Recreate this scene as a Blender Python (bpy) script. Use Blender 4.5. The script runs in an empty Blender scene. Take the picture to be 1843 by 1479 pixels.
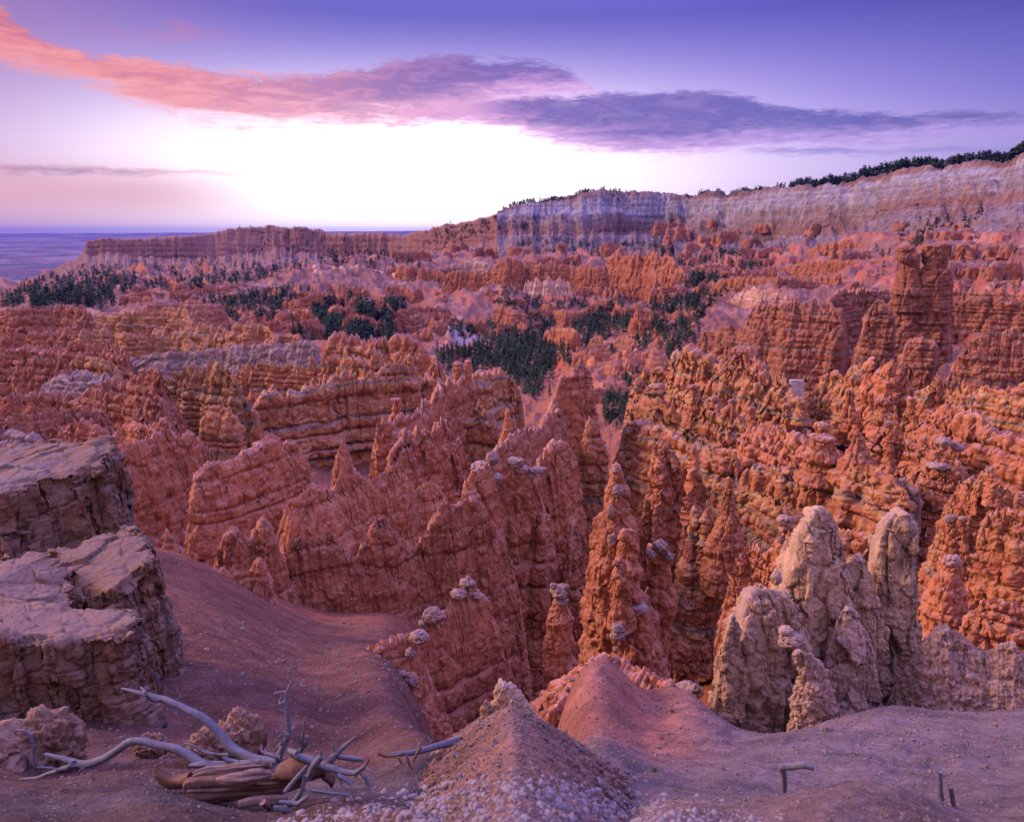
import bpy, math, random
import numpy as np
from mathutils import Vector

# ------------------------------------------------------------------ camera, light, exposure
W_PX, H_PX, F_PX = 1843.0, 1479.0, 1316.0          # frame of the photograph and its focal length, in photo pixels
PITCH = math.radians(13.7)
scene = bpy.context.scene
cam_d = bpy.data.cameras.new('camera'); cam = bpy.data.objects.new('camera', cam_d)
scene.collection.objects.link(cam); scene.camera = cam
cam_d.sensor_width = 36.0; cam_d.lens = 36.0 * F_PX / W_PX
cam_d.clip_start = 0.05; cam_d.clip_end = 300000
cam.rotation_euler = (math.pi / 2 - PITCH, 0, 0)
cam_d.dof.use_dof = True; cam_d.dof.focus_distance = 18.0; cam_d.dof.aperture_fstop = 2.4

scene.view_settings.view_transform = 'Standard'
scene.view_settings.look = 'None'
scene.view_settings.exposure = 0.0
scene.view_settings.gamma = 1.0
scene.cycles.use_denoising = True
scene.cycles.max_bounces = 4
scene.cycles.diffuse_bounces = 1
scene.cycles.volume_bounces = 0
scene.cycles.transparent_max_bounces = 4

SUN_AZ, SUN_EL = math.radians(-78), math.radians(25)
sun_d = bpy.data.lights.new('sun', 'SUN'); sun = bpy.data.objects.new('sun', sun_d)
scene.collection.objects.link(sun)
sun_d.energy = 5.0; sun_d.angle = math.radians(20); sun_d.color = (1.0, 0.64, 0.56)
sun_dir = Vector((math.sin(SUN_AZ) * math.cos(SUN_EL), math.cos(SUN_AZ) * math.cos(SUN_EL), math.sin(SUN_EL)))
sun.rotation_euler = sun_dir.to_track_quat('Z', 'Y').to_euler()

CP, SP = math.cos(PITCH), math.sin(PITCH)


def P(px, py, d):
    """world point seen at photo pixel (px, py) whose horizontal distance ahead is d metres (camera at the origin, looking along +Y)"""
    px, py, d = np.asarray(px, float), np.asarray(py, float), np.asarray(d, float)
    a = (px - W_PX / 2) / F_PX
    b = -(py - H_PX / 2) / F_PX
    y = CP + b * SP
    z = -SP + b * CP
    return np.stack([a / y * d, d + 0 * a, z / y * d], -1)


def proj(p):
    p = np.asarray(p, float)
    f = p[..., 1] * CP - p[..., 2] * SP
    u = p[..., 1] * SP + p[..., 2] * CP
    return W_PX / 2 + p[..., 0] / f * F_PX, H_PX / 2 - u / f * F_PX


def sky_ae(px, py):
    q = P(px, py, 1.0)
    return math.atan2(q[0], q[1]), math.asin(q[2] / np.linalg.norm(q))


# ------------------------------------------------------------------ node helpers
class NT:
    def __init__(self, tree):
        self.t = tree; self.n = tree.nodes; self.l = tree.links

    def new(self, kind, **kw):
        nd = self.n.new(kind)
        for k, v in kw.items():
            setattr(nd, k, v)
        return nd

    def put(self, sock, v):
        if hasattr(v, 'is_output'):
            self.l.new(v, sock)
        elif isinstance(v, (tuple, list)) and len(v) == 3 and sock.type == 'RGBA':
            sock.default_value = (*v, 1)
        else:
            sock.default_value = v

    def math(self, op, a, b=None, c=None, clamp=False):
        nd = self.new('ShaderNodeMath', operation=op); nd.use_clamp = clamp
        for i, v in enumerate((a, b, c)):
            if v is not None:
                self.put(nd.inputs[i], v)
        return nd.outputs[0]

    def ss(self, v, lo, hi, tlo=0.0, thi=1.0, kind='SMOOTHSTEP'):
        nd = self.new('ShaderNodeMapRange', interpolation_type=kind)
        for i, x in enumerate((v, lo, hi, tlo, thi)):
            self.put(nd.inputs[i], x)
        return nd.outputs[0]

    def mix(self, f, a, b, blend='MIX'):
        nd = self.new('ShaderNodeMix', data_type='RGBA', blend_type=blend)
        self.put(nd.inputs[0], f); self.put(nd.inputs[6], a); self.put(nd.inputs[7], b)
        return nd.outputs[2]

    def noise(self, vec, scale, detail=3.0, rough=0.55, dim='3D', w=None, dist=0.0):
        nd = self.new('ShaderNodeTexNoise', noise_dimensions=dim)
        if dim != '1D' and vec is not None:
            self.put(nd.inputs['Vector'], vec)
        if w is not None:
            self.put(nd.inputs['W'], w)
        nd.inputs['Scale'].default_value = scale; nd.inputs['Detail'].default_value = detail
        nd.inputs['Roughness'].default_value = rough; nd.inputs['Distortion'].default_value = dist
        return nd.outputs[0]

    def ramp(self, f, stops, interp='LINEAR'):
        nd = self.new('ShaderNodeValToRGB'); cr = nd.color_ramp; cr.interpolation = interp
        while len(cr.elements) < len(stops):
            cr.elements.new(0.5)
        for e, (p, c) in zip(cr.elements, stops):
            e.position = p; e.color = (*c, 1)
        self.put(nd.inputs[0], f)
        return nd.outputs[0]

    def vmul(self, v, s):
        nd = self.new('ShaderNodeVectorMath', operation='MULTIPLY')
        self.put(nd.inputs[0], v); nd.inputs[1].default_value = s
        return nd.outputs[0]

    def curve(self, v, pts):
        nd = self.new('ShaderNodeFloatCurve'); c = nd.mapping.curves[0]
        while len(c.points) < len(pts):
            c.points.new(0.5, 0.5)
        for p, (x, y) in zip(c.points, pts):
            p.location = (x, y); p.handle_type = 'AUTO'
        nd.mapping.update()
        self.put(nd.inputs['Value'], v)
        return nd.outputs[0]


BELT = (0.80, 0.55, 0.86)
# ------------------------------------------------------------------ sky: gradient with a dawn glow and the cloud bank, all by direction
world = bpy.data.worlds.new('World'); scene.world = world; world.use_nodes = True
wt = NT(world.node_tree); wt.n.clear()
tc = wt.new('ShaderNodeTexCoord').outputs['Generated']
sx = wt.new('ShaderNodeSeparateXYZ'); wt.l.new(tc, sx.inputs[0])
az = wt.math('ARCTAN2', sx.outputs[0], sx.outputs[1])
el = wt.math('ARCSINE', wt.math('MAXIMUM', wt.math('MINIMUM', sx.outputs[2], 1.0), -1.0))
A0, A1, E0, E1 = -0.8, 0.8, -0.05, 0.40
an = wt.ss(az, A0, A1, kind='LINEAR'); en = wt.ss(el, E0, E1, kind='LINEAR')


def curve_of(pts):
    out = []
    for x, y in pts:
        a, e = sky_ae(x, y)
        out.append(((a - A0) / (A1 - A0), (e - E0) / (E1 - E0)))
    out = [(0.0, out[0][1])] + out + [(1.0, out[-1][1])]
    return wt.curve(an, out)


def gauss(ax, ex, sa, se, lo=0.0):
    da = wt.math('DIVIDE', wt.math('SUBTRACT', az, ax), sa)
    de = wt.math('DIVIDE', wt.math('SUBTRACT', el, ex), se)
    r2 = wt.math('ADD', wt.math('MULTIPLY', da, da), wt.math('MULTIPLY', de, de))
    return wt.math('POWER', 2.718, wt.math('MULTIPLY', r2, -1.0))


deg = math.radians
base = wt.ramp(wt.ss(el, deg(-4), deg(60), kind='LINEAR'), [
    (0.0, (0.20, 0.18, 0.55)), (0.07, (0.42, 0.27, 0.62)), (0.13, (0.48, 0.38, 0.90)), (0.20, (0.21, 0.18, 0.80)),
    (0.29, (0.085, 0.075, 0.52)), (0.37, (0.26, 0.24, 0.85)), (0.6, (1.40, 1.15, 3.2)), (1.0, (2.7, 2.3, 5.6))])
# darker and bluer to the right, pinker to the left
base = wt.mix(wt.ss(az, deg(8), deg(42)), base, wt.mix(1.0, base, (0.50, 0.52, 0.66), 'MULTIPLY'))
base = wt.mix(wt.math('MULTIPLY', wt.ss(az, deg(-10), deg(-40)), 0.85), base, (0.36, 0.17, 0.42))
glow1 = gauss(deg(-8), deg(4.2), deg(18), deg(4.6))
glow2 = gauss(deg(-4), deg(5.0), deg(30), deg(6.2))
base = wt.mix(wt.math('MULTIPLY', glow2, 0.75), base, (0.94, 0.68, 0.95))
base = wt.mix(wt.math('MINIMUM', wt.math('MULTIPLY', glow1, 1.45), 1.0), base, (1.55, 1.35, 1.42))
# pink low band at the left horizon
lowpink = wt.math('MULTIPLY', wt.ss(az, deg(-14), deg(-27)), gauss(deg(-34), deg(2.6), deg(60), deg(1.7)))
base = wt.mix(wt.math('MULTIPLY', lowpink, 0.8), base, (0.74, 0.36, 0.47))
# cloud bank
cv = wt.new('ShaderNodeCombineXYZ'); wt.l.new(az, cv.inputs[0]); wt.l.new(el, cv.inputs[1])
nA = wt.noise(wt.vmul(cv.outputs[0], (7.0, 26.0, 1)), 1.0, 6, 0.6, dist=0.4)
nB = wt.noise(wt.vmul(cv.outputs[0], (22.0, 95.0, 1)), 1.0, 5, 0.62, dist=0.8)
nC = wt.noise(wt.vmul(cv.outputs[0], (4.0, 60.0, 1)), 1.0, 5, 0.6)
nD = wt.noise(wt.vmul(cv.outputs[0], (50.0, 330.0, 1)), 1.0, 4, 0.65, dist=1.0)
cA, cB, cC, cD = (wt.math('SUBTRACT', n, 0.5) for n in (nA, nB, nC, nD))
jit = wt.math('ADD', wt.math('ADD', wt.math('MULTIPLY', cA, 0.045), wt.math('MULTIPLY', cD, 0.022)), wt.math('MULTIPLY', cB, 0.040))
jit2 = wt.math('ADD', wt.math('ADD', wt.math('MULTIPLY', cC, 0.055), wt.math('MULTIPLY', cD, 0.030)), wt.math('MULTIPLY', cB, 0.040))
EL = lambda c: wt.math('ADD', wt.math('MULTIPLY', c, E1 - E0), E0)


def bank(up, low, soft_up, soft_low, j1, j2):
    u = wt.math('SUBTRACT', wt.math('ADD', EL(curve_of(up)), j1), el)
    l = wt.math('SUBTRACT', el, wt.math('ADD', EL(curve_of(low)), j2))
    return wt.math('MULTIPLY', wt.ss(u, 0.0, soft_up), wt.ss(l, 0.0, soft_low)), l


m1, l1 = bank([(-120, -60), (0, 0), (110, 75), (200, 96), (330, 108), (450, 126), (560, 122), (680, 110), (760, 95), (850, 90), (960, 98),
               (1010, 112), (1060, 142), (1085, 165), (1100, 200)],
              [(-120, 60), (0, 130), (120, 155), (250, 203), (400, 232), (560, 238), (700, 232), (820, 214), (950, 194), (1050, 188), (1100, 186), (1130, 190)],
              0.012, 0.024, wt.math('MULTIPLY', jit, 0.75), wt.math('MULTIPLY', jit2, 0.8))
m2, l2 = bank([(640, 225), (720, 200), (800, 180), (900, 172), (1100, 164), (1340, 166), (1385, 182), (1500, 190), (1640, 200), (1760, 194), (1900, 196)],
              [(640, 228), (720, 226), (800, 226), (900, 240), (1000, 272), (1150, 290), (1250, 288), (1400, 270), (1560, 272), (1700, 264), (1900, 260)],
              0.008, 0.018, wt.math('MULTIPLY', jit, 0.5), wt.math('MULTIPLY', jit2, 0.7))
m3, l3 = bank([(-100, 296), (0, 292), (150, 294), (230, 300), (440, 312), (480, 322)],
              [(-100, 326), (0, 322), (150, 322), (300, 324), (440, 320), (480, 322)], 0.006, 0.012, wt.math('MULTIPLY', jit, 0.35), wt.math('MULTIPLY', jit2, 0.4))
m4, l4 = bank([(1280, 275), (1400, 262), (1600, 268), (1700, 262), (1900, 258)], [(1280, 278), (1400, 282), (1600, 284), (1700, 282), (1900, 280)],
              0.006, 0.010, wt.math('MULTIPLY', jit, 0.3), wt.math('MULTIPLY', jit2, 0.3))
m5, l5 = bank([(150, 40), (260, 45), (380, 50), (470, 80), (560, 100)], [(150, 70), (260, 92), (380, 88), (470, 95), (560, 104)],
              0.02, 0.02, jit2, jit2)
tex = wt.ss(wt.math('ADD', wt.math('MULTIPLY', nA, 0.5), wt.math('MULTIPLY', nB, 0.6)), 0.42, 0.68)
ccol = wt.ramp(an, [(0.0, (0.50, 0.11, 0.19)), (0.145, (0.60, 0.14, 0.24)), (0.25, (0.66, 0.19, 0.30)), (0.34, (0.46, 0.18, 0.40)), (0.43, (0.20, 0.11, 0.42)),
                    (0.56, (0.14, 0.10, 0.44)), (0.70, (0.11, 0.095, 0.44)), (1.0, (0.085, 0.08, 0.36))])
pink = wt.ramp(an, [(0.0, (0.80, 0.22, 0.22)), (0.2, (1.0, 0.38, 0.38)), (0.36, (1.0, 0.46, 0.62)), (0.52, (0.95, 0.50, 0.92)), (0.72, (0.66, 0.42, 0.92)), (1.0, (0.30, 0.25, 0.7))])
ccol = wt.mix(wt.math('MULTIPLY', tex, wt.ss(an, 0.30, 0.46, 0.7, 0.22)), ccol, pink)
c1 = wt.mix(wt.ss(l1, 0.048, 0.004), ccol, pink)
c2 = wt.mix(wt.ss(l2, 0.040, 0.003), ccol, pink)
sky = wt.mix(wt.math('MULTIPLY', m4, 0.8), base, (0.24, 0.18, 0.62))
sky = wt.mix(wt.math('MULTIPLY', m5, wt.math('MULTIPLY', tex, 0.95)), sky, (0.62, 0.19, 0.34))
sky = wt.mix(wt.math('MULTIPLY', m3, 0.85), sky, wt.mix(tex, (0.36, 0.19, 0.40), (0.78, 0.36, 0.48)))
sky = wt.mix(wt.math('MULTIPLY', m2, wt.ss(tex, 0.0, 0.35, 0.86, 0.99)), sky, c2)
sky = wt.mix(wt.math('MULTIPLY', m1, wt.ss(tex, 0.0, 0.4, 0.88, 0.99)), sky, c1)
# the pink belt of the sky opposite the dawn, behind the camera
back = wt.math('MULTIPLY', wt.ss(sx.outputs[1], 0.15, -0.55), wt.math('MULTIPLY', wt.ss(el, deg(-3), deg(10)), wt.ss(el, deg(62), deg(24))))
sky = wt.mix(back, sky, BELT)
# the sky overhead and behind, which the photograph does not show: even blue violet with a pink belt opposite the dawn
ns = wt.new('ShaderNodeTexSky', sky_type='NISHITA'); ns.sun_disc = False
ns.sun_elevation = math.radians(2.0); ns.sun_rotation = SUN_AZ; ns.altitude = 2400
SKY_K = 1.0
bg = wt.new('ShaderNodeBackground'); wt.l.new(sky, bg.inputs[0]); bg.inputs[1].default_value = SKY_K
bg2 = wt.new('ShaderNodeBackground'); wt.l.new(ns.outputs[0], bg2.inputs[0]); bg2.inputs[1].default_value = 0.02
add = wt.new('ShaderNodeAddShader'); wt.l.new(bg.outputs[0], add.inputs[0]); wt.l.new(bg2.outputs[0], add.inputs[1])
wo = wt.new('ShaderNodeOutputWorld'); wt.l.new(add.outputs[0], wo.inputs[0])
world.cycles.sampling_method = 'MANUAL'; world.cycles.sample_map_resolution = 512

# ------------------------------------------------------------------ noise
RNG = np.random.default_rng(7)
TAB = RNG.random((64, 64, 64)).astype(np.float32)
TAB1 = RNG.random(4096)
ROT = [np.linalg.qr(np.random.default_rng(100 + i).normal(size=(3, 3)))[0] for i in range(8)]


def vnoise(p):
    i = np.floor(p).astype(np.int64); f = (p - i).astype(np.float32)
    u = f * f * f * (f * (f * 6 - 15) + 10)
    x0, y0, z0 = i[..., 0] & 63, i[..., 1] & 63, i[..., 2] & 63
    x1, y1, z1 = (x0 + 1) & 63, (y0 + 1) & 63, (z0 + 1) & 63
    ux, uy, uz = u[..., 0], u[..., 1], u[..., 2]
    a = TAB[x0, y0, z0]; a = a + (TAB[x1, y0, z0] - a) * ux
    b = TAB[x0, y1, z0]; b = b + (TAB[x1, y1, z0] - b) * ux
    c = TAB[x0, y0, z1]; c = c + (TAB[x1, y0, z1] - c) * ux
    d = TAB[x0, y1, z1]; d = d + (TAB[x1, y1, z1] - d) * ux
    a = a + (b - a) * uy; c = c + (d - c) * uy
    return (a + (c - a) * uz) * 2 - 1


def fbm(p, scale, octs=4, gain=0.5, ridged=False, seed=0.0):
    p = np.asarray(p, float) / scale + seed * 17.31
    out = 0; amp = 1.0; tot = 0
    for o in range(octs):
        n = vnoise(p @ ROT[o])
        if ridged:
            n = 1 - 2 * np.abs(n)
        out = out + amp * n; tot += amp; amp *= gain; p = p * 2.03
    return out / tot


_WR = np.random.default_rng(99)
WP = _WR.random((32, 32, 32, 3)).astype(np.float32)
WD = _WR.normal(0, 1, (32, 32, 32, 3)).astype(np.float32)
WD /= np.linalg.norm(WD, axis=-1, keepdims=True)


def facets(p, seed=0.0):
    """broken faces: every cell of a random pattern tilts its own way; returns the tilt and the distance to the joint"""
    p = (p + seed * 7.7).astype(np.float32); i0 = np.floor(p).astype(np.int32)
    b1 = np.full(len(p), 9.0, np.float32); b2 = b1.copy(); t = np.zeros(len(p), np.float32)
    for dx in (-1, 0, 1):
        for dy in (-1, 0, 1):
            for dz in (-1, 0, 1):
                i = i0 + np.array([dx, dy, dz], np.int32); k = i & 31
                v = p - (i + WP[k[:, 0], k[:, 1], k[:, 2]])
                d = np.sqrt((v * v).sum(1))
                w = d < b1
                b2 = np.where(w, b1, np.minimum(b2, d))
                t = np.where(w, (v * WD[k[:, 0], k[:, 1], k[:, 2]]).sum(1), t)
                b1 = np.where(w, d, b1)
    return t, b2 - b1


def noise1(x, seed=0):
    x = np.asarray(x, float) + seed * 31.7
    i = np.floor(x).astype(np.int64); f = x - i; u = f * f * (3 - 2 * f)
    a = TAB1[i & 4095]; b = TAB1[(i + 1) & 4095]
    return (a + (b - a) * u) * 2 - 1


def gsmooth(a, sig):
    if sig < 0.4:
        return a
    r = int(3 * sig) + 1
    k = np.exp(-0.5 * (np.arange(-r, r + 1) / sig) ** 2); k /= k.sum()
    return np.convolve(np.pad(a, r, mode='edge'), k, mode='valid')


# ------------------------------------------------------------------ meshes and tagging
def tag(o, label=None, cat=None, group=None, kind=None):
    for k, v in (('label', label), ('category', cat), ('group', group), ('kind', kind)):
        if v:
            o[k] = v
    return o


def link(name, me, mat, parent=None):
    o = bpy.data.objects.new(name, me); scene.collection.objects.link(o)
    if mat is not None and not me.materials:
        me.materials.append(mat)
    if parent is not None:
        o.parent = parent
    return o


def mesh_from(name, verts, faces, smooth=True):
    """verts (N,3); faces: list of (M,k) int arrays"""
    me = bpy.data.meshes.new(name)
    verts = np.ascontiguousarray(verts, np.float32)
    me.vertices.add(len(verts)); me.vertices.foreach_set('co', verts.ravel())
    fl = [np.asarray(f, np.int32) for f in faces if len(f)]
    nl = sum(f.size for f in fl); nf = sum(len(f) for f in fl)
    me.loops.add(nl); me.polygons.add(nf)
    me.loops.foreach_set('vertex_index', np.concatenate([f.ravel() for f in fl]))
    tot = np.concatenate([np.full(len(f), f.shape[1], np.int32) for f in fl])
    start = np.concatenate([[0], np.cumsum(tot)[:-1]]).astype(np.int32)
    me.polygons.foreach_set('loop_start', start)
    try:
        me.polygons.foreach_set('loop_total', tot)
    except Exception:
        pass
    me.polygons.foreach_set('use_smooth', np.full(nf, smooth))
    me.update(calc_edges=True)
    return me


def grid_faces(nv, nu, closed=False, off=0):
    i = np.arange(nv - 1)[:, None]; j = np.arange(nu if closed else nu - 1)[None, :]
    j2 = (j + 1) % nu
    a = i * nu + j; b = i * nu + j2; c = (i + 1) * nu + j2; d = (i + 1) * nu + j
    return np.stack([a, b, c, d], -1).reshape(-1, 4) + off


def normals(G, closed=False):
    if closed:
        du = np.roll(G, -1, 1) - np.roll(G, 1, 1)
    else:
        du = np.gradient(G, axis=1)
    dv = np.gradient(G, axis=0)
    n = np.cross(du, dv)
    return n / (np.linalg.norm(n, axis=-1, keepdims=True) + 1e-12)


class Strata:
    """horizontal beds: each bulges by its own amount and is set back by its own amount; narrow recesses between"""

    def __init__(self, thick, seed, lo=-700, hi=400):
        r = np.random.default_rng(seed)
        n = int((hi - lo) / thick) + 8
        t = thick * np.clip(r.lognormal(0, 0.45, n), 0.35, 2.4)
        self.e = lo + np.cumsum(t); self.b = r.uniform(0.25, 1.0, n + 1); self.o = r.uniform(-0.55, 0.45, n + 1)

    def __call__(self, z):
        k = np.clip(np.searchsorted(self.e, z), 1, len(self.e) - 1)
        t = (z - self.e[k - 1]) / (self.e[k] - self.e[k - 1])
        q = np.abs(2 * t - 1)
        return self.b[k] * (1 - q ** 3.0) + self.o[k] * (1 - q ** 10) - 1.0 * q ** 10 - 0.25


def rock_disp(G, N, s, seed, lump=3.0, lumpL=40.0, flute=2.0, fluteL=16.0, strat=2.0, thick=24.0, grain=0.8, crack=3.0, rib=-1.0, fz=0.26, facet=3.0, facetL=20.0, joint=1.5, atten=None, warp=0.25, dip=(0.0, 0.0)):
    """displace grid G along N; every length in photo pixels at scale s metres per pixel"""
    p = G.reshape(-1, 3)
    out = lump * (0.9 * fbm(p, lumpL * s, 4, 0.55, seed=seed) - 0.8 * (fbm(p, 0.42 * lumpL * s, 4, 0.55, ridged=True, seed=seed + 31) - 0.15))
    if flute:
        q = p * np.array([1, 1, fz])
        out = out + rib * 0.75 * flute * (fbm(q, fluteL * s, 3, 0.55, ridged=True, seed=seed + 3) - 0.1)
    if strat:
        S = Strata(thick * s, int(seed * 13) + 5)
        zz = p[:, 2] + dip[0] * p[:, 0] + dip[1] * p[:, 1] + warp * thick * s * fbm(p, 4 * thick * s, 2, seed=seed + 9) * 2.0
        amt = 0.65 + 0.6 * fbm(p, 3.2 * thick * s, 2, seed=seed + 5)
        out = out + strat * S(zz) * np.clip(amt, 0.1, 1.3)
    out = out + 1.3 * grain * fbm(p, 8.0 * s, 4, 0.65, seed=seed + 7)
    crk = fbm(p * np.array([1, 1, 0.22]), 1.9 * lumpL * s, 3, 0.5, seed=seed + 21)
    out = out - crack * np.exp(-(crk / 0.055) ** 2)
    if facet:
        q = p + (0.22 * facetL * s) * np.stack([fbm(p, facetL * s * 0.7, 2, seed=seed + 50 + k) for k in range(2)] + [np.zeros(len(p))], -1)
        t, e = facets(q / (facetL * s) * np.array([1, 1, 0.62]), seed)
        out = out + facet * 1.5 * t - joint * np.exp(-(e / 0.07) ** 2)
    out = (out * s).reshape(G.shape[:-1])
    if atten is not None:
        out = out * atten
    return G + N * out[..., None]


RES = 1.55     # photo pixels per mesh cell


def count(px, lo=6, hi=900):
    return int(max(lo, min(hi, px / RES)))


SEED = [1.0]


def nseed():
    SEED[0] += 1.37
    return SEED[0]


# ------------------------------------------------------------------ builders
def fin_grids(crest, base, w=7, flare=0.2, hs=None, jag=5, jagL=22, fine=2.0, meander=6, opend='', back=0.5, butt=0.18, buttL=45, flare_back=None, seed=None, deep=0.55, sharp=0.9, **disp):
    seed = seed or nseed()
    c = np.array(crest, float)
    d = float(np.exp(np.mean(np.log(c[:, 2])))); s = d / F_PX
    pts = P(c[:, 0], c[:, 1], c[:, 2])
    plan = np.concatenate([[0], np.cumsum(np.linalg.norm(np.diff(pts[:, :2], axis=0), axis=1) + 0.35 * np.abs(np.diff(pts[:, 2])))])
    pxl = np.concatenate([[0], np.cumsum(np.hypot(np.diff(c[:, 0]), np.diff(c[:, 1])))])
    n = count(max(pxl[-1], 0.45 * plan[-1] / s), 10, 620)
    u = np.linspace(0, plan[-1], n)
    x, y, z = (np.interp(u, plan, pts[:, k]) for k in range(3))
    dpx = np.interp(u, plan, c[:, 0])
    sg = max(1.0, 0.05 * n)
    x, y = gsmooth(x, sg), gsmooth(y, sg)
    z = gsmooth(z, 0.8)
    L = u / s                                     # arc length in photo pixels
    tx, ty = gsmooth(np.gradient(x), sg), gsmooth(np.gradient(y), sg)
    tl = np.hypot(tx, ty) + 1e-9; tx /= tl; ty /= tl
    nx, ny = -ty, tx
    if np.mean(nx * -x + ny * -y) < 0:            # the first side faces the camera
        nx, ny = -nx, -ny
    mv = meander * s * (noise1(L / 70, seed) + 0.5 * noise1(L / 28, seed + 2))
    x, y = x + nx * mv, y + ny * mv
    r1 = 1 - 2 * np.abs(noise1(L / jagL, seed + 4)); r2 = 1 - 2 * np.abs(noise1(L / (jagL * 0.41), seed + 6)); r3 = noise1(L / 5.0, seed + 8)
    r4 = 1 - 2 * np.abs(noise1(L / (jagL * 0.2), seed + 15))
    z = z + s * (jag * (0.8 * r1 + 0.7 * r2 + 0.6 * r4 - 0.55) + fine * r3)
    if np.ndim(base) == 0:
        bpy_ = np.full(n, float(base))
    else:
        b = np.array(base, float); bpy_ = np.interp(dpx, b[:, 0], b[:, 1])
    dd = np.interp(u, plan, c[:, 2])
    zb = P(dpx, bpy_, dd)[:, 2]
    zb = np.minimum(zb, z - 6 * s); zb = zb - deep * (z - zb)
    H = z - zb
    hs = hs or 2.6 * w
    fb = flare if flare_back is None else flare_back
    Wd = lambda h, f: w * s * (1 - np.exp(-(h / (hs * s)) ** sharp)) + f * h

    def ext(k, sgn):
        m = count(0.55 * H[k] / s, 5, 200)
        t = (np.arange(1, m + 1) / m) ** 1.15
        h = t * H[k]
        o = Wd(h, flare) * 0.6
        return x[k] + sgn * tx[k] * o, y[k] + sgn * ty[k] * o, z[k] - h + 0.02 * s, np.full(m, zb[k]), np.full(m, nx[k]), np.full(m, ny[k]), L[k] + sgn * o / s

    X, Y, Z, ZB, NX, NY, LL = x, y, z, zb, nx, ny, L
    if 'a' not in opend:
        e = [q[::-1] for q in ext(0, -1)]
        X, Y, Z, ZB, NX, NY, LL = (np.concatenate([a, b]) for a, b in zip(e, (X, Y, Z, ZB, NX, NY, LL)))
    if 'b' not in opend:
        e = ext(n - 1, 1)
        X, Y, Z, ZB, NX, NY, LL = (np.concatenate([b, a]) for a, b in zip(e, (X, Y, Z, ZB, NX, NY, LL)))
    Hh = Z - ZB
    hp = float(np.percentile(Hh, 85)) / s
    m1 = count(hp, 8, 520); m2 = max(6, int(m1 * back))
    bm = 1 + butt * noise1(LL / buttL, seed + 11) + 0.5 * butt * noise1(LL / (buttL * 0.45), seed + 12)
    rows = []; at = []; tip = []
    for side, m, f in ((-1, m2, fb), (1, m1, flare)):
        t = (np.arange(1, m + 1) / m) ** 1.25
        if side < 0:
            t = t[::-1]
        for tt in t:
            h = tt * Hh
            o = Wd(h, f) * np.clip(bm, 0.45, 1.8)
            rows.append(np.stack([X + side * NX * o, Y + side * NY * o, Z - h], -1)); at.append(np.clip(h / (10 * s), 0.12, 1)); tip.append(np.exp(-h / (15 * s)))
        if side < 0:
            rows.append(np.stack([X, Y, Z], -1)); at.append(np.full(len(X), 0.12)); tip.append(np.ones(len(X)))
    G = np.array(rows); at = np.array(at)
    N = normals(G)
    # normals point outwards
    mid = G.shape[0] - m1 // 2
    sgn = np.sign(np.sum(N[mid] [:, :2] * np.stack([NX, NY], -1)))
    N = N * (sgn if sgn else 1)
    G = rock_disp(G, N, s, seed, atten=at, **disp)
    return G, sgn, np.array(tip)


def make_fin(name, label, cat, crest, base, mat, group=None, parent=None, **kw):
    G, sg, tip = fin_grids(crest, base, **kw)
    nv, nu = G.shape[:2]
    f = grid_faces(nv, nu)
    if sg < 0:
        f = f[:, ::-1]
    me = mesh_from(name, G.reshape(-1, 3), [f])
    me.attributes.new('tip', 'FLOAT', 'POINT').data.foreach_set('value', tip.astype(np.float32).ravel())
    o = link(name, me, MAT[mat], parent)
    return tag(o, label, cat, group)


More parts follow.
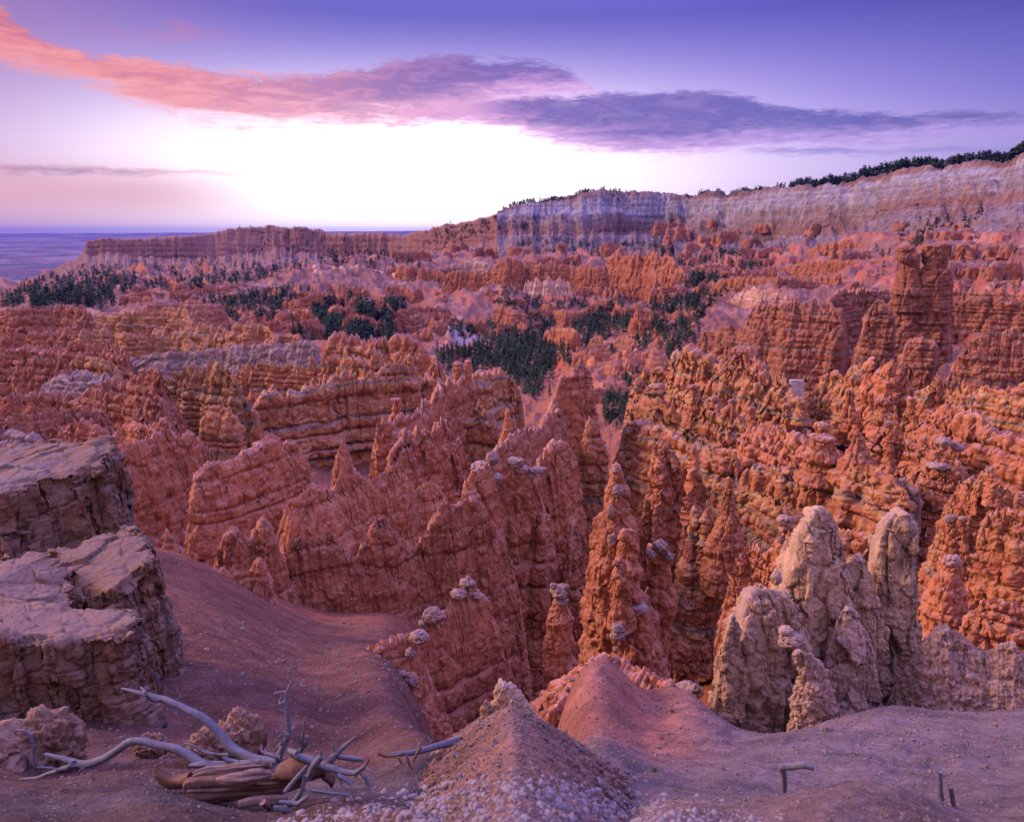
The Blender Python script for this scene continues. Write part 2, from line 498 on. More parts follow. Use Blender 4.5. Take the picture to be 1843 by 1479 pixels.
def spire_mesh(prof, d, depth=0.9, seed=None, lean=0.0, sq=0.0, rag=1.0, **disp):
    """prof: rows (py, left px, right px) from the tip down, at distance d; a lofted column of elliptical outline"""
    seed = seed or nseed()
    a = np.array(prof, float); s = d / F_PX
    H = a[-1, 0] - a[0, 0]
    nv = count(H * 1.15, 10, 520)
    wmax = float(np.max(a[:, 2] - a[:, 1]))
    nu = count(math.pi * wmax * 1.0, 14, 420)
    t = np.linspace(0, 1, nv) ** 1.1
    py = a[0, 0] + t * H
    l, r = np.interp(py, a[:, 0], a[:, 1]), np.interp(py, a[:, 0], a[:, 2])
    sm = nv * 0.012
    l, r = gsmooth(l, sm), gsmooth(r, sm)
    dc = d + lean * (py - a[-1, 0]) * s
    c = P((l + r) / 2, py, dc)
    tt = (py - a[0, 0])
    R = (r - l) / 2 * s * (1 + rag * (0.10 * noise1(tt / 26.0, seed) + 0.08 * noise1(tt / 10.0, seed + 1)))
    R = R * np.clip(np.sqrt(np.linspace(0, 1, nv) / 0.02), 0.02, 1)
    th = np.linspace(0, 2 * math.pi, nu, endpoint=False)
    ct, st = np.cos(th), np.sin(th)
    if sq:
        k = (np.abs(ct) ** (2 + sq) + np.abs(st) ** (2 + sq)) ** (-1 / (2 + sq)); ct, st = ct * k, st * k
    G = np.stack([c[:, None, 0] + R[:, None] * ct, c[:, None, 1] - R[:, None] * depth * st, np.repeat(c[:, None, 2], nu, 1)], -1)
    N = normals(G, True)
    out = G - c[:, None, :]
    if np.sum(N[nv // 2:] * out[nv // 2:]) < 0:
        N = -N; flip = True
    else:
        flip = False
    at = np.clip(R / (9 * s), 0.1, 1)[:, None] * np.ones(nu)
    G = rock_disp(G, N, s, seed, atten=at, **disp)
    f = grid_faces(nv, nu, True)
    if flip:
        f = f[:, ::-1]
    V = np.concatenate([G.reshape(-1, 3), G[0].mean(0, keepdims=True), G[-1].mean(0, keepdims=True)])
    k = np.arange(nu); n0 = nv * nu
    top = np.stack([np.full(nu, n0), (k + 1) % nu, k], -1)
    bot = np.stack([np.full(nu, n0 + 1), (nv - 1) * nu + k, (nv - 1) * nu + (k + 1) % nu], -1)
    if flip:
        top, bot = top[:, ::-1], bot[:, ::-1]
    me = mesh_from('rock', V, [f, top, bot])
    tp = np.exp(-np.maximum(G[0, :, 2].mean() - V[:, 2], 0) / (18 * s))
    me.attributes.new('tip', 'FLOAT', 'POINT').data.foreach_set('value', tp.astype(np.float32))
    return me


def make_spire(name, label, cat, prof, d, mat, group=None, parent=None, **kw):
    o = link(name, spire_mesh(prof, d, **kw), MAT[mat], parent)
    return tag(o, label, cat, group)


def blob_mesh(c, r, seed, rough=0.35, nv=40, nu=60, s=None):
    th = np.linspace(0, 2 * math.pi, nu, endpoint=False); ph = np.linspace(0.02, math.pi - 0.02, nv)
    D = np.stack([np.sin(ph)[:, None] * np.cos(th), np.sin(ph)[:, None] * np.sin(th), np.repeat(np.cos(ph)[:, None], nu, 1)], -1)
    R = np.asarray(r, float)
    k = 1 + rough * (0.6 * fbm((D * 1.0).reshape(-1, 3), 0.9, 3, seed=seed) + 0.55 * fbm(D.reshape(-1, 3), 0.34, 3, 0.6, ridged=True, seed=seed + 2)).reshape(nv, nu)
    t, e = facets(D.reshape(-1, 3) * 2.1, seed)
    k = k + (0.26 * t - 0.05 * np.exp(-(e / 0.06) ** 2)).reshape(nv, nu)
    V = (np.asarray(c) + D * R * k[..., None]).reshape(-1, 3)
    f = grid_faces(nv, nu, True)[:, ::-1]
    V = np.concatenate([V, V[:nu].mean(0, keepdims=True), V[-nu:].mean(0, keepdims=True)])
    kk = np.arange(nu); n0 = nv * nu
    return mesh_from('rock', V, [f, np.stack([np.full(nu, n0), kk, (kk + 1) % nu], -1), np.stack([np.full(nu, n0 + 1), (nv - 1) * nu + (kk + 1) % nu, (nv - 1) * nu + kk], -1)])


def blob_raw(c, r, seed, rough, nv, nu):
    th = np.linspace(0, 2 * math.pi, nu, endpoint=False); ph = np.linspace(0.05, math.pi - 0.05, nv)
    D = np.stack([np.sin(ph)[:, None] * np.cos(th), np.sin(ph)[:, None] * np.sin(th), np.repeat(np.cos(ph)[:, None], nu, 1)], -1)
    k = 1 + rough * (0.6 * fbm(D.reshape(-1, 3), 0.8, 2, seed=seed) + 0.5 * fbm(D.reshape(-1, 3), 0.3, 2, 0.6, ridged=True, seed=seed + 2)).reshape(nv, nu)
    return (np.asarray(c) + D * np.asarray(r) * k[..., None]).reshape(-1, 3)


def cap(parent, px, py, d, w, h, mat='crust', depth=0.9, rough=0.6, name='cap_rock', n=None):
    """a crumbly crust: a rough core with many small nodules stuck over it"""
    s = d / F_PX; c = P(px, py, d); R = np.array([w / 2 * s * 0.80, w / 2 * s * depth * 0.80, h / 2 * s * 0.80]); sd = nseed(); g = np.random.default_rng(int(sd * 10))
    V = [blob_raw(c, R, sd, rough, 24, 36)]; F = [grid_faces(24, 36, True)[:, ::-1]]; off = len(V[0])
    for i in range(n or int(10 + w * h / 45)):
        q = g.normal(0, 1, 3); q[2] += 0.25; q /= np.linalg.norm(q)
        rr = g.uniform(0.13, 0.32) * min(R[0], R[2] * 1.3)
        V.append(blob_raw(c + q * R * g.uniform(0.8, 1.05), rr * g.uniform(0.7, 1.3, 3), sd + i, 0.7, 9, 12)); F.append(grid_faces(9, 12, True)[:, ::-1] + off); off += 108
    return link(name, mesh_from('crust', np.concatenate(V), [np.concatenate(F)]), MAT[mat], parent)


def make_block(name, label, cat, top, zpy, mat, flare=0.12, group=None, dome=3.0, ragged=13.0, under=0.0, **disp):
    """top: closed outline of the upper edge (px, py, d); walls fall to the height of pixel row zpy"""
    seed = nseed()
    a = np.array(top, float); d = float(a[:, 2].mean()); s = d / F_PX
    p = P(a[:, 0], a[:, 1], a[:, 2]); p = np.concatenate([p, p[:1]])
    le = np.concatenate([[0], np.cumsum(np.linalg.norm(np.diff(p, axis=0), axis=1))])
    nu = count(le[-1] / s, 40, 900)
    u = np.linspace(0, le[-1], nu, endpoint=False)
    E = np.stack([np.interp(u, le, p[:, k]) for k in range(3)], -1)
    for k in range(3):
        q = np.concatenate([E[-40:, k], E[:, k], E[:40, k]]); E[:, k] = gsmooth(q, 3.0)[40:-40]
    C = E.mean(0); E0 = E.copy()
    rag = ragged * s * (0.8 * noise1(u / (45 * s), seed) + 0.7 * noise1(u / (17 * s), seed + 2) + 0.5 * noise1(u / (6 * s), seed + 3))
    dE = E[:, :2] - C[:2]; E[:, :2] = C[:2] + dE * (1 + rag / (np.linalg.norm(dE, axis=1) + 1e-6))[:, None]
    E[:, 2] += s * (5 * noise1(u / (30 * s), seed + 5) + 3 * noise1(u / (9 * s), seed + 6))
    zb = P(a[:, 0].mean(), zpy, a[:, 2].min())[2]
    rin = count(np.linalg.norm(E[:, :2] - C[:2], axis=1).mean() / s, 12, 260)
    rows = []
    for t in np.linspace(0.01, 1, rin):
        q = C + (E0 - C) * t
        q[:, 2] += dome * s * (1 - t ** 2) + (E[:, 2] - E0[:, 2]) * t ** 10; q[:, :2] += (E[:, :2] - E0[:, :2]) * t ** 10
        rows.append(q)
    out = E[:, :2] - C[:2]; out /= np.linalg.norm(out, axis=1, keepdims=True) + 1e-9
    Hm = (E[:, 2].mean() - zb)
    rw = count(Hm / s, 16, 420)
    for t in np.linspace(0, 1, rw + 1)[1:]:
        q = E.copy(); h = t * (E[:, 2] - zb)
        q[:, 2] -= h
        off = 5.0 * s * math.sqrt(min(1, t * 9)) + flare * h - under * Hm * math.sin(min(1, t * 1.15) * math.pi)
        q[:, :2] += out * np.reshape(off, (-1, 1)); rows.append(q)
    G = np.array(rows); N = normals(G, True)
    if np.sum(N[-5:, :, :2] * out) < 0:
        N = -N; flip = True
    else:
        flip = False
    at = np.concatenate([0.38 + 0.5 * np.clip((np.linspace(0, 1, rin) - 0.82) / 0.18, 0, 1), np.full(rw, 1.0)])[:, None] * np.ones(nu)
    G = rock_disp(G, N, s, seed, atten=at, **disp)
    f = grid_faces(len(rows), nu, True)
    if flip:
        f = f[:, ::-1]
    o = link(name, mesh_from(name, G.reshape(-1, 3), [f]), MAT[mat])
    return tag(o, label, cat, group)


def make_sheet(name, rows, mat, x0, x1, kind='structure', seed=None, lump=4, lumpL=60, flute=6, fluteL=14, strat=3, thick=9, gully=7, gullyL=26, grain=0.6, label=None, cat=None):
    """rows: (polyline of (px, py, d), cliffiness 0..1) from the back plateau over the rim down to the foot"""
    seed = seed or nseed()
    n = count(x1 - x0, 20, 1300)
    X = np.linspace(x0, x1, n)
    lines = []; cl = []
    for pl, c in rows:
        a = np.array(pl, float)
        py = np.interp(X, a[:, 0], a[:, 1]); ld = np.exp(np.interp(X, a[:, 0], np.log(a[:, 2])))
        lines.append((X, py, ld)); cl.append(c)
    Gs = []; C = []; B = []
    for k in range(len(rows) - 1):
        Pa, Pb = P(*lines[k]), P(*lines[k + 1])
        m = count(np.percentile(np.abs(lines[k][1] - lines[k + 1][1]), 80), 4, 400)
        for t in np.linspace(0, 1, m, endpoint=(k == len(rows) - 2)):
            Gs.append(Pa + (Pb - Pa) * t); C.append(cl[k] + (cl[k + 1] - cl[k]) * t); B.append(k + t)
    G = np.array(Gs); C = np.array(C)
    for _ in range(2):
        G[1:-1] = (G[:-2] + 2 * G[1:-1] + G[2:]) / 4
    N = normals(G); N = N * np.sign(-np.sum(N * G)) if np.sum(N * G) != 0 else N
    Dm = np.exp(np.interp(X, X, np.log(lines[1][2]))); s = Dm / F_PX
    p = G.reshape(-1, 3); S = float(np.exp(np.mean(np.log(s))))
    px, py = proj(G)
    uv = np.stack([px, py * 0.10, np.full_like(px, seed)], -1).reshape(-1, 3)
    fl = (fbm(uv, fluteL, 4, 0.55, ridged=True, seed=seed) + 0.5 * fbm(uv, fluteL * 3.1, 2, 0.5, seed=seed + 4)).reshape(px.shape)
    uv2 = np.stack([px, py * 0.30, np.full_like(px, seed)], -1).reshape(-1, 3)
    gu = fbm(uv2, gullyL, 4, 0.5, ridged=True, seed=seed + 1).reshape(px.shape)
    St = Strata(thick * S, int(seed * 7) + 1)
    st = St(G[..., 2] + 0.3 * thick * S * fbm(p, 6 * thick * S, 2, seed=seed).reshape(px.shape))
    lu = fbm(p, lumpL * S, 4, 0.5, seed=seed + 2).reshape(px.shape) + 0.0
    gr = fbm(p, 6 * S, 3, 0.6, seed=seed + 3).reshape(px.shape)
    c = C[:, None]
    disp = lump * lu * np.clip(np.abs(np.array(B) - 1.0) * 1.6, 0.35, 1)[:, None] + c * (flute * fl + strat * st) + (1 - c) * gully * gu + grain * gr
    G = G + N * (disp * s)[..., None]
    f = grid_faces(G.shape[0], n)
    me = mesh_from(name, G.reshape(-1, 3), [f])
    at = me.attributes.new('bed', 'FLOAT', 'POINT')
    at.data.foreach_set('value', np.repeat(np.array(B, np.float32), n))
    o = link(name, me, MAT[mat])
    return tag(o, label, cat, kind=kind)


def tube_mesh(paths, seg=10, seed=0.0, rough=0.12, step=0.012, fib=0.0):
    """one or more limbs: rows (point xyz, radius); a knotty tapered tube each, merged into one mesh"""
    V, Fq, Ft, off = [], [], [], 0
    for pi, path in enumerate(paths):
        pt = np.array([q[0] for q in path], float); r = np.array([q[1] for q in path], float)
        le = np.concatenate([[0], np.cumsum(np.linalg.norm(np.diff(pt, axis=0), axis=1))])
        n = max(6, min(160, int(le[-1] / step)))
        u = np.linspace(0, le[-1], n)
        q = np.stack([gsmooth(np.interp(u, le, pt[:, k]), n * 0.035) for k in range(3)], -1)
        rr = np.interp(u, le, r)
        q += np.stack([noise1(u / (6 * rr.mean() + 1e-6), seed + pi * 3 + k) for k in range(3)], -1) * rr[:, None] * 0.28
        t = np.gradient(q, axis=0); t /= np.linalg.norm(t, axis=1, keepdims=True) + 1e-9
        ref = np.array([0, 0, 1.0]) if abs(t[:, 2].mean()) < 0.8 else np.array([1.0, 0, 0])
        a = np.cross(t, ref); a /= np.linalg.norm(a, axis=1, keepdims=True) + 1e-9
        b = np.cross(t, a)
        th = np.linspace(0, 2 * math.pi, seg, endpoint=False)
        tw = u[:, None] / (rr.mean() * 30 + 1e-6) + th[None]
        cyl = np.stack([np.cos(th)[None] * 1.3 + 0 * u[:, None], np.sin(th)[None] * 1.3 + 0 * u[:, None], (u / (rr.mean() * 14 + 1e-6))[:, None] + 0 * th[None]], -1)
        k = 1 + rough * 2.2 * fbm(cyl.reshape(-1, 3), 0.8, 3, seed=seed + pi).reshape(n, seg)
        if fib:
            c2 = cyl * np.array([4.2, 4.2, 1.6])
            k = k + fib * fbm(c2.reshape(-1, 3), 0.8, 4, 0.6, ridged=True, seed=seed + 7).reshape(n, seg)
        G = q[:, None] + (a[:, None] * np.cos(tw)[..., None] + b[:, None] * np.sin(tw)[..., None]) * (rr[:, None] * k)[..., None]
        V.append(G.reshape(-1, 3)); V.append(q[:1]); V.append(q[-1:])
        Fq.append(grid_faces(n, seg, True, off))
        kk = np.arange(seg)
        Ft.append(np.stack([np.full(seg, off + n * seg), kk + off, (kk + 1) % seg + off], -1))
        Ft.append(np.stack([np.full(seg, off + n * seg + 1), (n - 1) * seg + (kk + 1) % seg + off, (n - 1) * seg + kk + off], -1))
        off += n * seg + 2
    return mesh_from('limb', np.concatenate(V), [np.concatenate(Fq), np.concatenate(Ft)])

# ------------------------------------------------------------------ materials
MAT = {}


def mat_base(name, rough=0.95, spec=0.12):
    m = bpy.data.materials.new(name); m.use_nodes = True
    t = NT(m.node_tree)
    b = t.n['Principled BSDF']; b.inputs['Roughness'].default_value = rough; b.inputs['Specular IOR Level'].default_value = spec
    MAT[name] = m
    return m, t, b


def rock_mat(name, cols, band=1.0, fs=0.3, pale=(0.62, 0.50, 0.46), dust=0.6, fleck=0.8, streak=0.35, tint=0.25, bump=0.6, patch=None, patch_amt=0.0, amp=1.0):
    """cols: colours of the beds; band: metres per bed; fs: size in metres of the surface grain"""
    m, t, b = mat_base(name)
    geo = t.new('ShaderNodeNewGeometry'); pos = geo.outputs['Position']
    sp = t.new('ShaderNodeSeparateXYZ'); t.l.new(pos, sp.inputs[0])
    sn = t.new('ShaderNodeSeparateXYZ'); t.l.new(geo.outputs['Normal'], sn.inputs[0])
    oi = t.new('ShaderNodeObjectInfo').outputs['Random']
    wob = t.noise(pos, 0.35 / band, 3)
    zz = t.math('ADD', sp.outputs[2], t.math('MULTIPLY', wob, band * 1.6))
    bn = t.noise(None, 1.0 / band, 2, 0.5, dim='1D', w=zz)
    n = len(cols); A_ = (0.72 * amp, 0.76 * amp, 0.70 * amp)
    cols = [tuple(v * k for v, k in zip(c, A_)) for c in cols]; pale = tuple(v * 0.64 for v in pale); patch = patch and tuple(v * k for v, k in zip(patch, A_))
    col = t.ramp(bn, [(0.28 + 0.44 * i / (n - 1), c) for i, c in enumerate(cols)])
    # mottling and streaks that run down the walls
    mot = t.noise(pos, 1.0 / (fs * 9), 5, 0.6)
    col = t.mix(t.ss(mot, 0.42, 0.70, 0.0, tint), col, cols[0])
    if patch is not None:
        pn = t.noise(pos, 1.0 / (fs * 26), 4, 0.6)
        col = t.mix(t.ss(pn, 0.50, 0.66, 0.0, patch_amt), col, patch)
    st = t.noise(t.vmul(pos, (1, 1, 0.22)), 1.0 / (fs * 3.0), 4, 0.6)
    steep = t.ss(sn.outputs[2], 0.75, 0.2)
    sv = t.ss(st, 0.3, 0.7, 1.0 - streak * 0.6, 1.0 + streak * 0.4)
    val = t.mix(steep, (1, 1, 1), sv)
    col = t.mix(1.0, col, val, 'MULTIPLY')
    br = t.ss(oi, 0, 1, 0.88, 1.12)
    col = t.mix(1.0, col, br, 'MULTIPLY')
    # pale crumbling crust on what faces up and on sharp edges
    dn = t.noise(pos, 1.0 / (fs * 1.6), 5, 0.65)
    up = t.math('MULTIPLY', t.ss(sn.outputs[2], 0.35, 0.9), t.ss(dn, 0.36, 0.62))
    col = t.mix(t.math('MULTIPLY', up, dust), col, pale)
    ed = t.math('MULTIPLY', t.ss(geo.outputs['Pointiness'], 0.515, 0.60), t.ss(dn, 0.40, 0.56))
    tipf = t.new('ShaderNodeAttribute', attribute_name='tip').outputs['Fac']
    col = t.mix(t.math('MULTIPLY', t.math('MULTIPLY', ed, t.ss(tipf, 0.0, 0.5, 0.25, 1.0)), fleck), col, pale)
    fn = t.noise(pos, 1.0 / (fs * 1.1), 4, 0.7)
    thr = t.math('SUBTRACT', 0.72, t.math('MULTIPLY', tipf, 0.19))
    fl = t.ss(t.math('SUBTRACT', fn, thr), 0.0, 0.07)
    col = t.mix(t.math('MULTIPLY', fl, min(1.0, fleck * 1.1)), col, (0.52, 0.42, 0.45))
    g = t.noise(pos, 1.0 / (fs * 0.45), 6, 0.7)
    col = t.mix(1.0, col, t.ss(g, 0.25, 0.75, 0.60, 1.40, 'LINEAR'), 'MULTIPLY')
    t.l.new(col, b.inputs['Base Color'])
    h = t.math('ADD', t.math('MULTIPLY', g, 0.5), t.math('ADD', dn, t.math('MULTIPLY', st, 0.8)))
    bp = t.new('ShaderNodeBump'); bp.inputs['Strength'].default_value = bump; bp.inputs['Distance'].default_value = fs * 0.9
    t.l.new(h, bp.inputs['Height']); t.l.new(bp.outputs[0], b.inputs['Normal'])
    return m


LAV = (0.52, 0.36, 0.35)
R1, R2, R3, R4 = (0.50, 0.160, 0.085), (0.64, 0.245, 0.125), (0.56, 0.190, 0.10), (0.66, 0.29, 0.165)
Y1, Y2, G1 = (0.66, 0.37, 0.14), (0.62, 0.30, 0.13), (0.34, 0.22, 0.20)
rock_mat('red_near', [R1, R2, R3, R4], band=1.1, fs=0.10, dust=0.45, fleck=0.8, pale=LAV, streak=0.45)
rock_mat('red_mid', [R1, R2, R3, R4], band=2.2, fs=0.22, dust=0.5, fleck=0.8, pale=LAV, streak=0.45)
rock_mat('banded', [G1, Y2, R3, Y1, G1], band=3.4, fs=0.35, dust=0.45, fleck=0.5, pale=LAV, patch=R1, patch_amt=0.25)
rock_mat('ledge', [(0.30, 0.18, 0.16), Y2, R1, Y1, G1], band=2.6, fs=0.25, dust=0.5, fleck=0.7, pale=LAV, patch=(0.62, 0.19, 0.085), patch_amt=0.6)
rock_mat('red_far', [(0.42, 0.13, 0.08), (0.60, 0.23, 0.12), (0.50, 0.16, 0.09), (0.62, 0.30, 0.18)], band=6, fs=0.9, dust=0.5, fleck=0.4, pale=(0.50, 0.31, 0.25), streak=0.6, amp=0.82)
rock_mat('red_left', [(0.40, 0.12, 0.075), (0.52, 0.18, 0.10), (0.48, 0.20, 0.12), (0.44, 0.14, 0.08)], band=3.5, fs=0.4, dust=0.45, fleck=0.6, pale=(0.45, 0.31, 0.29), streak=0.45)
rock_mat('gold_left', [(0.38, 0.20, 0.14), (0.58, 0.30, 0.12), (0.46, 0.17, 0.09), (0.56, 0.32, 0.14)], band=3.2, fs=0.4, dust=0.45, fleck=0.6, pale=(0.48, 0.35, 0.32), patch=(0.46, 0.15, 0.08), patch_amt=0.6)
rock_mat('castle', [(0.38, 0.17, 0.14), (0.52, 0.21, 0.13), (0.44, 0.15, 0.10), (0.58, 0.28, 0.16), (0.34, 0.17, 0.15)], band=3.0, fs=0.7, dust=0.35, fleck=0.3, pale=(0.50, 0.32, 0.24), streak=0.6, amp=0.84)
rock_mat('pink_white', [(0.62, 0.30, 0.22), (0.70, 0.50, 0.44), (0.58, 0.25, 0.17), (0.72, 0.56, 0.50)], band=4.5, fs=0.7, dust=0.5, fleck=0.4)
rock_mat('white_rock', [(0.72, 0.58, 0.54), (0.80, 0.70, 0.66), (0.70, 0.52, 0.46)], band=5, fs=0.5, dust=0.3, fleck=0.3, streak=0.25, pale=(0.8, 0.7, 0.66))
rock_mat('grey_cap', [(0.36, 0.23, 0.21), (0.42, 0.27, 0.25), (0.40, 0.20, 0.15)], band=3, fs=0.4, dust=0.6, fleck=0.6, pale=(0.48, 0.39, 0.39))
rock_mat('cream', [(0.60, 0.33, 0.20), (0.72, 0.44, 0.29), (0.66, 0.38, 0.24), (0.68, 0.47, 0.36)], band=1.6, fs=0.06, dust=0.4, fleck=0.6, pale=(0.56, 0.43, 0.40), bump=1.0, streak=0.4, tint=0.5)
rock_mat('cream_block', [(0.30, 0.17, 0.125), (0.38, 0.225, 0.165), (0.33, 0.17, 0.11), (0.34, 0.24, 0.20)], band=0.8, fs=0.045, dust=0.5, fleck=0.7, pale=(0.36, 0.28, 0.27), bump=1.0, streak=0.5,
         patch=(0.42, 0.19, 0.09), patch_amt=0.7, tint=0.5, amp=0.85)
rock_mat('cream_grey', [(0.44, 0.25, 0.18), (0.54, 0.35, 0.28), (0.48, 0.27, 0.19), (0.50, 0.36, 0.31)], band=0.8, fs=0.06, dust=0.5, fleck=0.6, pale=(0.50, 0.40, 0.38), bump=1.0, streak=0.4, tint=0.5, amp=1.3)
rock_mat('crust', [(0.42, 0.22, 0.17), (0.50, 0.31, 0.27), (0.46, 0.19, 0.12)], band=0.4, fs=0.05, dust=0.6, fleck=0.9, pale=(0.52, 0.42, 0.42), bump=1.0)
rock_mat('boulder', [(0.36, 0.18, 0.11), (0.42, 0.24, 0.16), (0.40, 0.20, 0.12)], band=0.5, fs=0.03, dust=0.45, fleck=0.5, pale=(0.42, 0.30, 0.27), bump=1.0)
rock_mat('pebble', [(0.36, 0.26, 0.25), (0.42, 0.34, 0.35), (0.38, 0.23, 0.18)], band=0.2, fs=0.012, dust=0.3, fleck=0.2, pale=(0.50, 0.42, 0.42), bump=0.8)
rock_mat('stone', [(0.26, 0.17, 0.15), (0.33, 0.24, 0.22), (0.28, 0.15, 0.11)], band=0.2, fs=0.02, dust=0.3, fleck=0.2, pale=(0.36, 0.28, 0.28), bump=0.8)
rock_mat('mesa', [(0.30, 0.12, 0.09), (0.38, 0.19, 0.15), (0.33, 0.15, 0.11), (0.40, 0.25, 0.21)], band=22, fs=2.6, dust=0.5, fleck=0.2, pale=(0.36, 0.22, 0.19), streak=0.7)


def cliff_mat():
    """the rim: an orange lip, pale limestone, orange and red beds, then grey pink talus; the beds follow the row number stored on the mesh"""
    m, t, b = mat_base('pale_cliff')
    geo = t.new('ShaderNodeNewGeometry'); pos = geo.outputs['Position']
    at = t.new('ShaderNodeAttribute', attribute_name='bed')
    sn = t.new('ShaderNodeSeparateXYZ'); t.l.new(geo.outputs['Normal'], sn.inputs[0])
    sp = t.new('ShaderNodeSeparateXYZ'); t.l.new(pos, sp.inputs[0])
    n1 = t.noise(pos, 0.006, 5, 0.6); n2 = t.noise(pos, 0.035, 5, 0.65); n3 = t.noise(t.vmul(pos, (1, 1, 0.12)), 0.11, 5, 0.65); n4 = t.noise(None, 0.09, 3, 0.6, dim='1D', w=t.math('ADD', sp.outputs[2], t.math('MULTIPLY', n2, 12.0)))
    bed = t.math('ADD', at.outputs['Fac'], t.math('ADD', t.math('MULTIPLY', t.math('SUBTRACT', n1, 0.5), 1.5), t.math('MULTIPLY', t.math('SUBTRACT', n2, 0.5), 0.3)))
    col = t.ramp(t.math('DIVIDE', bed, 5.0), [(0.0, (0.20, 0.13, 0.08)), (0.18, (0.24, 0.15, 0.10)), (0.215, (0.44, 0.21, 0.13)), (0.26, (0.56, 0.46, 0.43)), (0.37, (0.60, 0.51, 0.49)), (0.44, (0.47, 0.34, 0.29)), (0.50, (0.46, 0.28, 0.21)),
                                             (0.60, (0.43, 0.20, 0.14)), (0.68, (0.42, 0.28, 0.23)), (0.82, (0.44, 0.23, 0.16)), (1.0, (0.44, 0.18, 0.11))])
    col = t.mix(t.ss(n4, 0.48, 0.64, 0, 0.40), col, (0.46, 0.21, 0.13))
    col = t.mix(t.ss(n4, 0.46, 0.34, 0, 0.35), col, (0.68, 0.54, 0.48))
    col = t.mix(1.0, col, t.ss(n3, 0.3, 0.7, 0.45, 1.35, 'LINEAR'), 'MULTIPLY')
    col = t.mix(1.0, col, t.ss(n2, 0.3, 0.7, 0.78, 1.18, 'LINEAR'), 'MULTIPLY')
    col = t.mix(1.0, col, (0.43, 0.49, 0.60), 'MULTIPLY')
    t.l.new(col, b.inputs['Base Color'])
    bp = t.new('ShaderNodeBump'); bp.inputs['Strength'].default_value = 0.8; bp.inputs['Distance'].default_value = 3.0
    t.l.new(t.math('ADD', n3, n2), bp.inputs['Height']); t.l.new(bp.outputs[0], b.inputs['Normal'])


cliff_mat()


